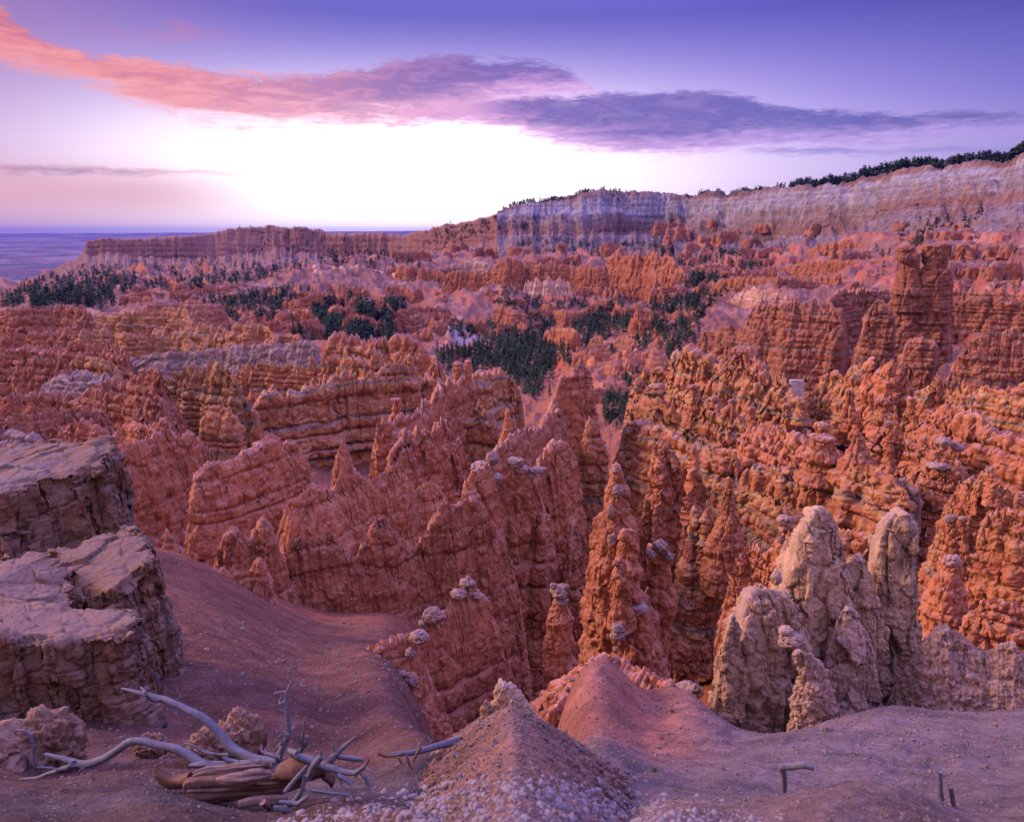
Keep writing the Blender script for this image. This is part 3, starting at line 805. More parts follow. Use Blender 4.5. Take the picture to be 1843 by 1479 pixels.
def ground_mat(name='earth', spur=False):
    m, t, b = mat_base(name)
    geo = t.new('ShaderNodeNewGeometry'); pos = geo.outputs['Position']
    sp = t.new('ShaderNodeSeparateXYZ'); t.l.new(pos, sp.inputs[0])
    sn = t.new('ShaderNodeSeparateXYZ'); t.l.new(geo.outputs['Normal'], sn.inputs[0])
    ln = t.new('ShaderNodeVectorMath', operation='LENGTH'); t.l.new(pos, ln.inputs[0]); dist = ln.outputs['Value']
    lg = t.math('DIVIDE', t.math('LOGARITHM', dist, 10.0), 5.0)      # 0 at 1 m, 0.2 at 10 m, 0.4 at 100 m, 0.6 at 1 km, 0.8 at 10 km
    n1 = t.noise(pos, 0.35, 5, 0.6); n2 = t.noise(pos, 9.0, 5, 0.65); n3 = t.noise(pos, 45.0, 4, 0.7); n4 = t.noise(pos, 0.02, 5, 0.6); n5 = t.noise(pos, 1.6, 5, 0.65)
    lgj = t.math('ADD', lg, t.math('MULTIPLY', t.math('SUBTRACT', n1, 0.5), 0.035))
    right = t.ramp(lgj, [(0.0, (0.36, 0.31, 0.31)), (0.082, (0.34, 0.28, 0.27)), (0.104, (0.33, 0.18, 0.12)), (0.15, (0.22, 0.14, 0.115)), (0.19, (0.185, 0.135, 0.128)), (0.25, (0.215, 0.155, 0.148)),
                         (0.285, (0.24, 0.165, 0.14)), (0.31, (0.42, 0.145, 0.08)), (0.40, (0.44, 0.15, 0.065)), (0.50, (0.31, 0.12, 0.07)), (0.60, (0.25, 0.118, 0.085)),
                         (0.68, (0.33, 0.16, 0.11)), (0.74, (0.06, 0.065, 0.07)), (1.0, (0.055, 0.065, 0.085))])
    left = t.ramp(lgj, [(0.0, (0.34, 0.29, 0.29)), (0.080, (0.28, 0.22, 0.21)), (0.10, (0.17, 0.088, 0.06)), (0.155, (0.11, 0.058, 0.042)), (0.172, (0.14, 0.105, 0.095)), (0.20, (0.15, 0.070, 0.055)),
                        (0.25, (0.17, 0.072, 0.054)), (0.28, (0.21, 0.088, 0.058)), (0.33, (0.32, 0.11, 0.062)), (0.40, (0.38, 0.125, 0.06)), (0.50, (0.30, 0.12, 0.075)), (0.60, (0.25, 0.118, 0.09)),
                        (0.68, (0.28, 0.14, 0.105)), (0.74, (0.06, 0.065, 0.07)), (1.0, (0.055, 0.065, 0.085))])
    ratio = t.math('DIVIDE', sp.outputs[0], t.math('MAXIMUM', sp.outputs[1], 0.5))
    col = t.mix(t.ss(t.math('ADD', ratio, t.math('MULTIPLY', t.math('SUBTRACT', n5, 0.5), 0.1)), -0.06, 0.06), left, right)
    sad = t.math('MULTIPLY', t.math('MULTIPLY', t.ss(ratio, 0.0, 0.05), t.ss(ratio, 0.38, 0.20)), t.ss(lgj, 0.205, 0.245))
    col = t.mix(t.math('MULTIPLY', sad, t.ss(lg, 0.33, 0.30)), col, (0.38, 0.15, 0.10))
    if spur:
        col = t.ramp(lgj, [(0.0, (0.38, 0.32, 0.32)), (0.082, (0.34, 0.27, 0.26)), (0.100, (0.36, 0.20, 0.135)), (0.15, (0.34, 0.18, 0.125)), (0.20, (0.32, 0.18, 0.13))])
    # beds that crop out on the hills
    zb = t.noise(None, 0.11, 3, 0.6, dim='1D', w=t.math('ADD', sp.outputs[2], t.math('MULTIPLY', n4, 16.0)))
    fz = t.ss(lg, 0.46, 0.54)
    col = t.mix(t.math('MULTIPLY', fz, t.ss(zb, 0.50, 0.60, 0, 0.75)), col, (0.42, 0.115, 0.06))
    col = t.mix(t.math('MULTIPLY', t.math('MULTIPLY', fz, t.ss(sn.outputs[2], 0.80, 0.60)), 0.8), col, (0.44, 0.125, 0.065))
    # paler wash on the hills further off, scrub on the far plain
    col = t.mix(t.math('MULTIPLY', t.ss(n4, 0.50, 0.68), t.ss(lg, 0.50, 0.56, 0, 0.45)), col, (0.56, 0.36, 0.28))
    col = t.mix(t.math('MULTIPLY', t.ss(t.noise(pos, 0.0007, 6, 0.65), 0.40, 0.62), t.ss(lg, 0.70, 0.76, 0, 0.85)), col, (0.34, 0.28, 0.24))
    col = t.mix(t.ss(n5, 0.48, 0.75, 0, 0.25), col, (0.30, 0.22, 0.20))
    # the white landslip across the valley
    ds = t.new('ShaderNodeVectorMath', operation='DISTANCE'); t.l.new(pos, ds.inputs[0]); ds.inputs[1].default_value = tuple(P(828, 608, 830))
    col = t.mix(t.math('MULTIPLY', t.ss(t.math('ADD', ds.outputs['Value'], t.math('MULTIPLY', n4, 60.0)), 75.0, 45.0), 0.85), col, (0.50, 0.40, 0.40))
    n6 = t.noise(pos, 0.9, 5, 0.62, dist=0.7)
    col = t.mix(1.0, col, t.ss(n6, 0.32, 0.68, 0.62, 1.30, 'LINEAR'), 'MULTIPLY')
    v = t.math('ADD', t.math('MULTIPLY', n2, 0.8), t.math('MULTIPLY', n3, 0.8))
    col = t.mix(1.0, col, t.ss(v, 0.5, 1.1, 0.45, 1.55, 'LINEAR'), 'MULTIPLY')
    col = t.mix(1.0, col, (0.80, 0.80, 0.80), 'MULTIPLY')
    t.l.new(col, b.inputs['Base Color'])
    bp = t.new('ShaderNodeBump'); bp.inputs['Strength'].default_value = 1.0; bp.inputs['Distance'].default_value = 0.05
    t.l.new(t.math('ADD', t.math('MULTIPLY', n2, 1.0), t.math('MULTIPLY', n3, 0.5)), bp.inputs['Height'])
    bp2 = t.new('ShaderNodeBump'); bp2.inputs['Strength'].default_value = 0.5; bp2.inputs['Distance'].default_value = 0.35
    t.l.new(n5, bp2.inputs['Height']); t.l.new(bp.outputs[0], bp2.inputs['Normal'])
    t.l.new(bp2.outputs[0], b.inputs['Normal'])


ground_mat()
ground_mat('spur_earth', True)


def wood_mat(name, c1, c2, c3, fs):
    m, t, b = mat_base(name, 0.8, 0.2)
    pos = t.new('ShaderNodeTexCoord').outputs['Object']
    g = t.noise(pos, 1 / fs, 5, 0.65, dist=0.6); k = t.noise(pos, 1 / (fs * 7), 3)
    col = t.ramp(g, [(0.3, c1), (0.5, c2), (0.62, c2), (0.72, c3)])
    col = t.mix(t.ss(k, 0.45, 0.7, 0, 0.7), col, c1)
    t.l.new(col, b.inputs['Base Color'])
    bp = t.new('ShaderNodeBump'); bp.inputs['Strength'].default_value = 0.7; bp.inputs['Distance'].default_value = fs * 0.3
    t.l.new(g, bp.inputs['Height']); t.l.new(bp.outputs[0], b.inputs['Normal'])


wood_mat('wood_grey', (0.085, 0.08, 0.095), (0.15, 0.145, 0.165), (0.05, 0.04, 0.045), 0.010)
wood_mat('wood_brown', (0.075, 0.038, 0.024), (0.17, 0.09, 0.058), (0.02, 0.011, 0.008), 0.012)
wood_mat('wood_log', (0.12, 0.065, 0.045), (0.22, 0.14, 0.105), (0.035, 0.02, 0.014), 0.014)
wood_mat('wood_dark', (0.05, 0.035, 0.03), (0.09, 0.06, 0.05), (0.03, 0.02, 0.02), 0.02)


def leaf_mat(name, c1, c2):
    m, t, b = mat_base(name, 0.8, 0.1)
    g = t.noise(t.new('ShaderNodeNewGeometry').outputs['Position'], 0.6, 3)
    oi = t.new('ShaderNodeObjectInfo').outputs['Random']
    col = t.mix(t.ss(t.math('ADD', g, t.math('MULTIPLY', oi, 0.4)), 0.4, 0.95), c1, c2)
    t.l.new(col, b.inputs['Base Color'])


leaf_mat('needles', (0.013, 0.030, 0.020), (0.050, 0.078, 0.042))
leaf_mat('sage', (0.07, 0.085, 0.05), (0.13, 0.13, 0.08))
m_, t_, b_ = mat_base('bark'); b_.inputs['Base Color'].default_value = (0.09, 0.05, 0.035, 1)

# ------------------------------------------------------------------ the ground: one sheet to the horizon
GC = []   # (px, py, d) seen on the ground


def gz(px, d, z):
    """ground point at height z, given by pixel column and distance"""
    q = P(px, 700, d)
    GC.append((q[0], d, z))


def gp(*pts):
    for px, py, d in pts:
        q = P(px, py, d); GC.append((q[0], q[1], q[2]))


# under and beside the camera
for px in (-900, 0, 921, 1843, 2700):
    gz(px, 0.6, -2.0)
gp((921, 1560, 1.6), (760, 1500, 2.3), (600, 1490, 3.0), (300, 1490, 3.5), (0, 1480, 3.6), (-300, 1480, 3.6), (1200, 1500, 2.7), (1500, 1500, 3.2), (1843, 1500, 3.6), (2200, 1500, 3.6),
   (0, 1425, 4.6), (300, 1428, 4.9), (500, 1455, 4.8), (650, 1425, 5.2), (700, 1385, 6.3), (800, 1365, 6.8), (-300, 1420, 4.6), (420, 1440, 5.0), (560, 1425, 5.3),
   (330, 1405, 6.0), (200, 1395, 6.0), (60, 1400, 6.0),
   # left hollow and the pink slope
   (120, 1360, 7.4), (280, 1320, 9.0), (330, 1250, 11.5), (380, 1310, 9.2), (500, 1330, 8.6), (650, 1330, 9.0), (780, 1325, 9.5), (-200, 1340, 8),
   (340, 1160, 15), (450, 1210, 14), (600, 1260, 13), (740, 1250, 15.5), (560, 1184, 18), (640, 1165, 21), (480, 1120, 21.5), (330, 1060, 21), (290, 985, 28), (390, 1030, 27), (480, 1085, 26),
   (560, 1125, 27), (640, 1120, 30), (720, 1150, 27),
   # right hand slope
   (1060, 1345, 9.5), (1150, 1370, 9.5), (1120, 1290, 14), (1180, 1262, 18.6), (1040, 1236, 20.5), (1100, 1222, 22), (1010, 1275, 17), (1160, 1246, 20.6), (1240, 1262, 19.5), (1280, 1284, 17.4),
   (1300, 1330, 13), (1200, 1400, 8.2), (1350, 1395, 8.0), (1440, 1310, 15.5), (1600, 1262, 18.5), (1843, 1262, 18.5), (2100, 1265, 18), (1600, 1330, 13), (1843, 1340, 12.5), (1720, 1400, 9.2), (1843, 1410, 8.8), (1560, 1400, 8.6),
   (2200, 1350, 12))
# mound at the lower right
gp((1560, 1382, 4.9), (1480, 1405, 4.7), (1640, 1400, 4.8), (1760, 1440, 4.6), (1380, 1440, 4.6), (1560, 1450, 3.9), (1843, 1455, 4.5))
for px, d, z in ((1240, 23.6, -18.8), (1290, 22, -17.8), (1180, 24, -19.2), (1100, 25.5, -20.5), (1180, 25, -21.5), (1040, 25, -22), (921, 2.6, -2.7), (921, 3.4, -3.7), (921, 5.0, -5.1), (921, 6.5, -6.5), (1000, 5.0, -5.3), (850, 5.0, -5.2), (1560, 6.3, -5.6), (1400, 6.3, -5.6), (1720, 6.3, -5.7), (921, 10.5, -10.0), (860, 12, -12.5), (960, 14, -14), (900, 20, -22), (850, 30, -28), (960, 30, -36), (960, 45, -54), (1230, 30, -40), (1300, 26, -34),
                 (1400, 27, -30), (1600, 28, -25), (1843, 30, -24), (2200, 30, -20), (1200, 45, -60), (1130, 60, -66), (1120, 90, -64), (1110, 140, -64), (800, 48, -29), (640, 48, -27), (480, 52, -28), (330, 50, -28),
                 (150, 42, -19), (-200, 40, -19), (400, 75, -43), (600, 80, -50), (250, 90, -39), (0, 80, -35), (-300, 90, -38), (800, 80, -50), (950, 75, -56), (700, 120, -62), (900, 130, -58), (450, 130, -56), (200, 130, -46), (0, 130, -47),
                 (1000, 180, -66), (800, 240, -74), (600, 250, -76), (400, 240, -66), (150, 230, -55), (-200, 250, -52), (0, 330, -62), (250, 350, -66), (450, 360, -78), (620, 400, -92), (120, 480, -74), (-200, 480, -70),
                 (1400, 60, -48), (1600, 60, -42), (1843, 60, -32), (2200, 60, -24), (1300, 100, -56), (1500, 95, -44), (1700, 90, -31), (1843, 90, -31), (1300, 150, -54), (1450, 150, -46), (1650, 140, -41), (1843, 140, -40),
                 (1250, 220, -72), (1450, 220, -64), (1650, 220, -58), (1843, 220, -55), (2200, 200, -50), (1350, 330, -92), (1550, 330, -84), (1750, 330, -74), (2000, 330, -64), (1500, 520, -72), (1843, 520, -40)):
    gz(px, d, z)
# valley floor, hills and woods beyond
gp((1000, 735, 330), (960, 700, 430), (1100, 725, 300), (1110, 690, 380), (1170, 665, 420), (880, 655, 620), (930, 640, 700), (830, 636, 760), (1000, 600, 900), (1000, 650, 600), (1080, 610, 640), (1240, 580, 640), (1180, 610, 520), (1240, 640, 420),
   (1060, 640, 520), (800, 660, 540), (700, 600, 820), (560, 610, 760), (450, 590, 760), (350, 570, 820), (250, 545, 1000), (330, 525, 1250), (500, 545, 1050), (620, 560, 980), (740, 575, 980), (870, 575, 960), (830, 545, 1080),
   (930, 560, 1020), (1060, 560, 1020), (1150, 560, 980), (1200, 545, 1050), (620, 500, 1350), (760, 500, 1350), (450, 505, 1450), (250, 512, 1500), (120, 530, 1500), (0, 545, 1500), (-300, 545, 1500), (890, 520, 1200), (1080, 525, 1200), (1220, 520, 1200), (1280, 530, 1000),
   (1300, 560, 760), (1400, 500, 1100), (1500, 480, 1000), (1600, 480, 800), (1700, 530, 560), (1843, 540, 520), (1843, 440, 760), (1700, 460, 800), (2100, 440, 700), (2100, 530, 520),
   (620, 478, 2000), (800, 474, 1900), (950, 470, 1800), (1150, 480, 1700), (1280, 490, 1500), (400, 500, 2000), (200, 520, 2200), (60, 530, 2600), (-300, 540, 2600), (1100, 470, 2000), (1400, 470, 1500), (1843, 400, 1100), (1600, 430, 1200), (2200, 380, 1000))
for px, d, z in ((100, 3600, -420), (-400, 3600, -440), (500, 3800, -300), (900, 4000, -200), (1300, 4000, -150), (1843, 4000, -100), (2400, 4000, -100),
                 (-400, 6500, -560), (200, 6500, -560), (900, 6500, -520), (1800, 6500, -400), (-400, 12000, -560), (300, 12000, -560), (900, 12000, -540), (1800, 12000, -540),
                 (-400, 22000, -330), (300, 22000, -380), (900, 22000, -420), (1800, 22000, -420), (-400, 40000, 200), (60, 40000, 190), (300, 40000, 120), (900, 40000, 90), (1800, 40000, 90)):
    gz(px, d, z)

GA = np.array(GC)


def warp_xy(x, y):
    r = np.hypot(x, y)
    a = np.clip(np.arctan2(x, y), -0.78, 0.78)
    return np.stack([a * 4.2, np.log(r)], -1), r


MQ = 0.06
_c, _r = warp_xy(GA[:, 0], GA[:, 1])
_K = np.sqrt(((_c[:, None] - _c[None]) ** 2).sum(-1) + MQ)
_n = len(_c)
_val = GA[:, 2] / _r
_A = np.block([[_K - 0.012 * np.eye(_n) , np.ones((_n, 1))], [np.ones((1, _n)), np.zeros((1, 1))]])
_w = np.linalg.solve(_A, np.concatenate([_val, [0]]))


def ground_base(x, y):
    x, y = np.asarray(x, float).ravel(), np.asarray(y, float).ravel()
    out = np.empty(len(x))
    for i in range(0, len(x), 20000):
        c, r = warp_xy(x[i:i + 20000], y[i:i + 20000])
        c = c.astype(np.float32)
        d2 = (c[:, 0:1] - _c[None, :, 0].astype(np.float32)) ** 2 + (c[:, 1:2] - _c[None, :, 1].astype(np.float32)) ** 2
        out[i:i + 20000] = (np.sqrt(d2 + MQ) @ _w[:-1].astype(np.float32) + _w[-1]) * r
    return out


def ground_z(x, y):
    x, y = np.asarray(x, float), np.asarray(y, float)
    sh = x.shape; x, y = x.ravel(), y.ravel()
    z = ground_base(x, y); r = np.hypot(x, y); a = np.arctan2(x, y)
    p = np.stack([x, y, 0 * x], -1)
    near = np.clip(1 - r / 45, 0, 1)
    z = z + near * (0.24 * fbm(p, 3.0, 4, 0.55, seed=1) * np.clip(r / 5, 0.25, 1.6) + 0.060 * fbm(p, 0.6, 5, 0.6, seed=2) * np.clip(r / 4, 0.5, 1.5))
    rl = np.clip((r - 7) / 5, 0, 1) * np.clip(1 - (r - 34) / 10, 0, 1)
    ca = np.where(x < 0, 0.75, -0.55); lx, ly = x * np.sqrt(1 - ca ** 2) + y * ca, -x * ca + y * np.sqrt(1 - ca ** 2)
    z = z - rl * 0.06 * np.clip(fbm(np.stack([lx / 1.1, ly / 7.0, 0 * x], -1), 0.5, 4, 0.6, ridged=True, seed=41), 0, 1)
    k = r < 9
    z[k] += 0.016 * fbm(p[k], 0.11, 3, 0.6, seed=3) * np.clip((9 - r[k]) / 4, 0, 1)
    k = r < 4.2
    b = fbm(p[k], 0.16, 2, 0.5, seed=14); z[k] += 0.05 * np.clip(b + 0.1, 0, 1) * np.clip((3.6 - r[k]) / 1.2, 0, 1)
    q = np.stack([a * 30, np.log(r) * 9, 0 * a], -1)
    mid = np.clip((r - 40) / 60, 0, 1) * np.clip(1 - (r - 500) / 400, 0, 1)
    z = z + mid * r * (0.020 * fbm(q, 3.2, 4, 0.55, ridged=True, seed=4) + 0.012 * fbm(q, 1.0, 4, seed=6))
    far = np.clip((r - 450) / 300, 0, 1) * np.clip(1 - (r - 2600) / 1500, 0, 1)
    rid = fbm(q, 3.0, 5, 0.5, ridged=True, seed=8)
    z = z + far * r * (0.021 * rid + 0.010 * fbm(q, 1.2, 5, 0.6, seed=10))
    T = 13.0                                                  # hard beds stand out as small cliffs
    zz = z / T + 0.5 * fbm(q, 6.0, 2, seed=16); fr = zz - np.floor(zz)
    ter = (np.clip((fr - 0.30) / 0.16, 0, 1) - fr) * T
    mk = far * np.clip(fbm(q, 4.0, 3, seed=18) * 2.6 + 0.35, 0, 1)
    z = z + mk * ter * 0.85
    pl = np.clip((r - 4500) / 3000, 0, 1)
    z = z + pl * 130 * fbm(p, 5200, 5, 0.55, seed=12) * np.clip(r / 16000, 0.35, 1.3) * np.clip((41000 - r) / 14000, 0.25, 1)
    z = np.where(r > 20000, np.minimum(z, 205), z)
    mf = np.clip((r - 60) / 60, 0, 1) * np.clip(1 - (r - 2600) / 1500, 0, 1)
    z = z + mf * r * 0.0065 * fbm(q, 0.30, 3, 0.6, seed=22)
    return z.reshape(sh)


def build_ground():
    ax = np.concatenate([np.linspace(-1.30, -0.68, 50, endpoint=False), np.linspace(-0.68, 0.68, 900), np.linspace(0.68, 1.30, 51)[1:]])
    rr = np.concatenate([np.geomspace(0.5, 40, 620, endpoint=False), np.geomspace(40, 40000, 560)])
    A, R = np.meshgrid(ax, rr)
    X, Y = R * np.sin(A), R * np.cos(A)
    Z = ground_z(X, Y)
    G = np.stack([X, Y, Z], -1)
    f = grid_faces(*A.shape)[:, ::-1]
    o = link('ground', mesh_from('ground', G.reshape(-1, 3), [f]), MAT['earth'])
    tag(o, kind='structure')


build_ground()

# ------------------------------------------------------------------ far rim cliffs and hills (terrain)
make_sheet('hills', [
    ([(-300, 640, 3600), (0, 545, 3700), (140, 470, 3700), (160, 440, 3700), (480, 418, 3900), (760, 424, 3600), (900, 388, 3400), (980, 380, 3400)], 0.0),
    ([(-300, 625, 3000), (0, 535, 3000), (60, 503, 3000), (110, 482, 3000), (140, 468, 3000), (152, 452, 3000), (157, 433, 3000), (175, 430, 3000), (250, 432, 3000), (330, 430, 3000), (380, 421, 3050), (430, 412, 3050),
      (490, 408, 3050), (540, 413, 3000), (575, 416, 3000), (600, 425, 2950), (650, 421, 2900), (730, 424, 2800), (762, 416, 2700), (800, 406, 2600), (850, 399, 2500), (885, 388, 2450), (905, 377, 2430), (930, 372, 2450), (980, 372, 2500)], 0.5),
    ([(-300, 635, 2950), (0, 545, 2950), (110, 490, 2950), (140, 476, 2950), (157, 460, 2960), (200, 462, 2960), (300, 470, 2960), (400, 466, 2950), (500, 450, 2950), (600, 468, 2900), (700, 470, 2800), (800, 452, 2550), (900, 430, 2350)], 1.0),
    ([(-300, 660, 2500), (0, 570, 2500), (150, 520, 2500), (300, 505, 2450), (450, 500, 2400), (600, 492, 2350), (700, 488, 2300), (800, 480, 2200), (900, 470, 2100)], 0.1),
    ([(-300, 690, 2200), (0, 600, 2200), (150, 550, 2200), (300, 530, 2150), (450, 520, 2100), (600, 510, 2100), (700, 505, 2100), (800, 500, 2000), (900, 490, 1950)], 0.0)],
    'mesa', -280, 970, flute=7, fluteL=14, strat=1.6, thick=7, gully=6, gullyL=34, lump=4)

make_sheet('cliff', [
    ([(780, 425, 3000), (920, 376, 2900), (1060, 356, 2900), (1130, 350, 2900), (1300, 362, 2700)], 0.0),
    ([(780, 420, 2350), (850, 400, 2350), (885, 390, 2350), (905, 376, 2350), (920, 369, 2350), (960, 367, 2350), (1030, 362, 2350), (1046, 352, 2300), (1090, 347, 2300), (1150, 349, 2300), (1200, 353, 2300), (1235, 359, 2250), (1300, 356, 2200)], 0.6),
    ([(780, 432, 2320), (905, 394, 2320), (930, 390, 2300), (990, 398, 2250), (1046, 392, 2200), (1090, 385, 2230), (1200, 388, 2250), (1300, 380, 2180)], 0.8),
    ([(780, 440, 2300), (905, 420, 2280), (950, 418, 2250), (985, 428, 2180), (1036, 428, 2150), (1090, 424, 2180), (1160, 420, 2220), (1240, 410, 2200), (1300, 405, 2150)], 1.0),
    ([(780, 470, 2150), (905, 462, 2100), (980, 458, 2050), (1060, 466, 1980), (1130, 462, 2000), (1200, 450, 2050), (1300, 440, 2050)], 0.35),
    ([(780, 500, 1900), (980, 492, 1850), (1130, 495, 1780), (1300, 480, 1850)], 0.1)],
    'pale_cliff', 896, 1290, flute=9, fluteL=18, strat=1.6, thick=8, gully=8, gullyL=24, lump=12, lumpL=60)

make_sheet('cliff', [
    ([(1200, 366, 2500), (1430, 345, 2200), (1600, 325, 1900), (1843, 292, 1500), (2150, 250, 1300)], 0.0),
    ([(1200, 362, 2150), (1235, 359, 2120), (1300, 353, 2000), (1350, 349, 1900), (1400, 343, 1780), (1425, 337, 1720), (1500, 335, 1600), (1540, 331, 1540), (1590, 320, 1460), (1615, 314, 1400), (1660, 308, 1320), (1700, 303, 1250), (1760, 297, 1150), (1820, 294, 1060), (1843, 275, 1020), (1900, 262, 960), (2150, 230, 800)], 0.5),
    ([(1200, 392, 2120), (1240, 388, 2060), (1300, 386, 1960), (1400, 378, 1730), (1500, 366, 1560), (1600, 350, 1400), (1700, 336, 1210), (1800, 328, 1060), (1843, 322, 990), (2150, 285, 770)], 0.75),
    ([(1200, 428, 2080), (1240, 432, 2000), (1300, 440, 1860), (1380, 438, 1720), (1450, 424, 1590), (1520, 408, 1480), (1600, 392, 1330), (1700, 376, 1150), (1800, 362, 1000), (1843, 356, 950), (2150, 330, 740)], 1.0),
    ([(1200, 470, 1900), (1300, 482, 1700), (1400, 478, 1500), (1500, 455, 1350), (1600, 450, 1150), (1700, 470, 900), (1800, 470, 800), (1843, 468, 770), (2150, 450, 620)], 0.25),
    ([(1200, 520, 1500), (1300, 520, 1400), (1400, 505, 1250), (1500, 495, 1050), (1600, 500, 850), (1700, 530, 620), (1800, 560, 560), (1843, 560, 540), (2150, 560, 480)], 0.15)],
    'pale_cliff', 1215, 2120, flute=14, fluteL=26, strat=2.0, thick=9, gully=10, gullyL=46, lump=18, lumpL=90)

# ------------------------------------------------------------------ fins and hoodoos in the hills
FAR = dict(facet=1.2, facetL=7, joint=0.8, flute=2.2, fluteL=7, strat=1.0, thick=6, lump=1.5, lumpL=20, grain=0.4, jag=3, jagL=9, fine=1.0, w=4, flare=0.16, meander=4)


def farfin(label, crest, base, mat='red_far', cat='rock fin', group=None, **kw):
    k = dict(FAR); k.update(kw)
    return make_fin('rock_fin', label, cat, crest, base, mat, group, **k)


farfin('small square red butte standing above pale talus in the hills', [(560, 489, 1420), (574, 479, 1400), (600, 478, 1390), (607, 488, 1380)], 497, w=8)
farfin('row of small white spires left of the square red butte', [(512, 497, 1420), (530, 491, 1420), (545, 488, 1415), (560, 492, 1400)], 503, 'white_rock', jag=4, jagL=6)
farfin('row of small white spires right of the square red butte', [(610, 492, 1390), (632, 488, 1380), (650, 494, 1380), (672, 490, 1370), (695, 494, 1370)], 501, 'white_rock', jag=4, jagL=6)
farfin('short dark red wall standing alone on the pale hilltop', [(751, 486, 1300), (762, 483, 1300), (790, 484, 1290), (800, 490, 1280)], 503, w=7)
farfin('flat white topped wall behind the long red castle wall', [(800, 478, 1420), (835, 471, 1420), (858, 467, 1420), (885, 473, 1400)], 488, 'pink_white', jag=1)
farfin('long red castle wall left of the central buttress', [(800, 496, 1210), (815, 486, 1205), (860, 487, 1190), (900, 486, 1180)], 516, w=6)
farfin('tall red central buttress of the castle wall', [(884, 480, 1190), (896, 466, 1180), (910, 465, 1170), (930, 467, 1165), (942, 474, 1160)], 524, w=10, flare=0.2)
farfin('long red castle wall right of the central buttress', [(940, 476, 1170), (975, 479, 1150), (1020, 477, 1140), (1060, 478, 1120), (1096, 478, 1110)], 516, w=6)
farfin('white tipped pinnacles under the right castle wall', [(945, 508, 1120), (965, 500, 1110), (985, 503, 1105), (1005, 500, 1100), (1030, 512, 1090)], 530, 'pink_white', jag=6, jagL=10)
farfin('red crowned wall with pinnacles above the valley woods', [(1090, 468, 1180), (1100, 458, 1170), (1130, 456, 1150), (1165, 452, 1130), (1180, 453, 1120), (1212, 462, 1100), (1222, 480, 1080), (1242, 495, 1060)], 520, w=7, jag=5)
farfin('slender red spur that falls from the crowned wall to the woods', [(1172, 478, 1080), (1178, 490, 1060), (1180, 506, 1040)], 526, w=4)
farfin('low red wall with white feet beyond the valley woods', [(1205, 488, 1180), (1235, 478, 1180), (1270, 480, 1160), (1300, 488, 1140)], 506, w=5)
farfin('white stubby pinnacles beside the low red wall', [(1228, 500, 1080), (1242, 492, 1075), (1258, 500, 1070), (1290, 498, 1060)], 512, 'white_rock', jag=4, jagL=7)
farfin('banded knoll of red pillars above the white landslip', [(808, 566, 1000), (820, 553, 980), (836, 552, 970), (850, 560, 950), (856, 568, 930)], 590, w=9, flare=0.3, jag=4)
farfin('low pink wall left of the white landslip', [(735, 556, 960), (750, 548, 960), (790, 552, 950), (800, 560, 940)], 578, w=7, flare=0.35)
farfin('pointed red crag right of the white landslip', [(893, 552, 930), (903, 546, 920), (915, 556, 910), (930, 560, 900)], 590, w=7, flare=0.3)
farfin('squat red tower at the edge of the valley woods', [(1004, 562, 860), (1012, 557, 855), (1020, 562, 850)], 582, w=6)
farfin('jagged red crags above the pale valley slope', [(982, 602, 640), (990, 590, 635), (1005, 586, 625), (1018, 586, 615), (1028, 590, 610), (1036, 598, 600)], 616, w=7, flare=0.3, jag=6, jagL=10)
farfin('small red pinnacle wall on the ridge beyond the central spire', [(1150, 574, 640), (1160, 566, 635), (1180, 567, 630), (1200, 562, 625), (1220, 560, 620), (1244, 562, 610)], 580, jag=6, jagL=10, w=5)
farfin('thick banded tower pair above the valley trees', [(1100, 616, 470), (1112, 602, 465), (1125, 606, 460), (1135, 604, 455), (1146, 616, 450)], 640, 'castle', w=11, flare=0.16)
farfin('squat banded knob left of the tower pair', [(1062, 614, 520), (1074, 606, 515), (1086, 612, 510)], 628, 'castle', w=8)
farfin('thin orange pillar standing among trees', [(1206, 605, 480), (1212, 596, 478), (1217, 606, 476)], 634, w=4)
farfin('leaning orange pillar left of the thin orange pillar', [(1174, 622, 440), (1184, 604, 438), (1192, 612, 436)], 650, w=5)
farfin('low salmon wall over the left hills', [(470, 570, 800), (480, 556, 795), (510, 555, 790), (545, 556, 780), (560, 552, 770)], 580, w=6, flare=0.25)
farfin('low crumbling salmon ridge behind the yellow terraces', [(232, 572, 640), (260, 548, 640), (300, 545, 640), (340, 540, 640), (400, 546, 640)], 585, w=10, flare=0.6, jag=3)
farfin('red ribbed wall on the left end of the banded cliff', [(1278, 520, 900), (1286, 514, 890), (1300, 500, 880), (1340, 497, 860), (1400, 497, 830), (1460, 499, 800), (1520, 492, 780)], 540, w=9, flare=0.12, strat=1.6, flute=3)
farfin('far red terraces below the pale rim cliff', [(1370, 500, 1050), (1400, 482, 1050), (1440, 470, 1020), (1500, 470, 980), (1560, 465, 950), (1620, 470, 900)], 505, w=8, flare=0.2, strat=2)
farfin('dark red upper terrace close under the pale rim cliff', [(1440, 462, 1150), (1470, 440, 1130), (1520, 432, 1100), (1560, 437, 1080), (1600, 430, 1050), (1650, 424, 1000)], 470, w=8, flare=0.15, strat=2)
farfin('white footed pinnacles in front of the red ribbed wall', [(1310, 540, 700), (1330, 528, 690), (1352, 520, 680), (1362, 516, 670), (1380, 530, 660), (1420, 528, 650)], 556, 'pink_white', jag=5, jagL=9, w=5)

# the great banded cliff on the right
CAS = dict(facet=2.5, facetL=16, sharp=0.55, crack=4, flute=3.5, fluteL=16, strat=3.2, thick=10, lump=5, lumpL=40, grain=0.6, jag=5, jagL=16, fine=1.2, w=20, flare=0.10, meander=8, warp=0.12)


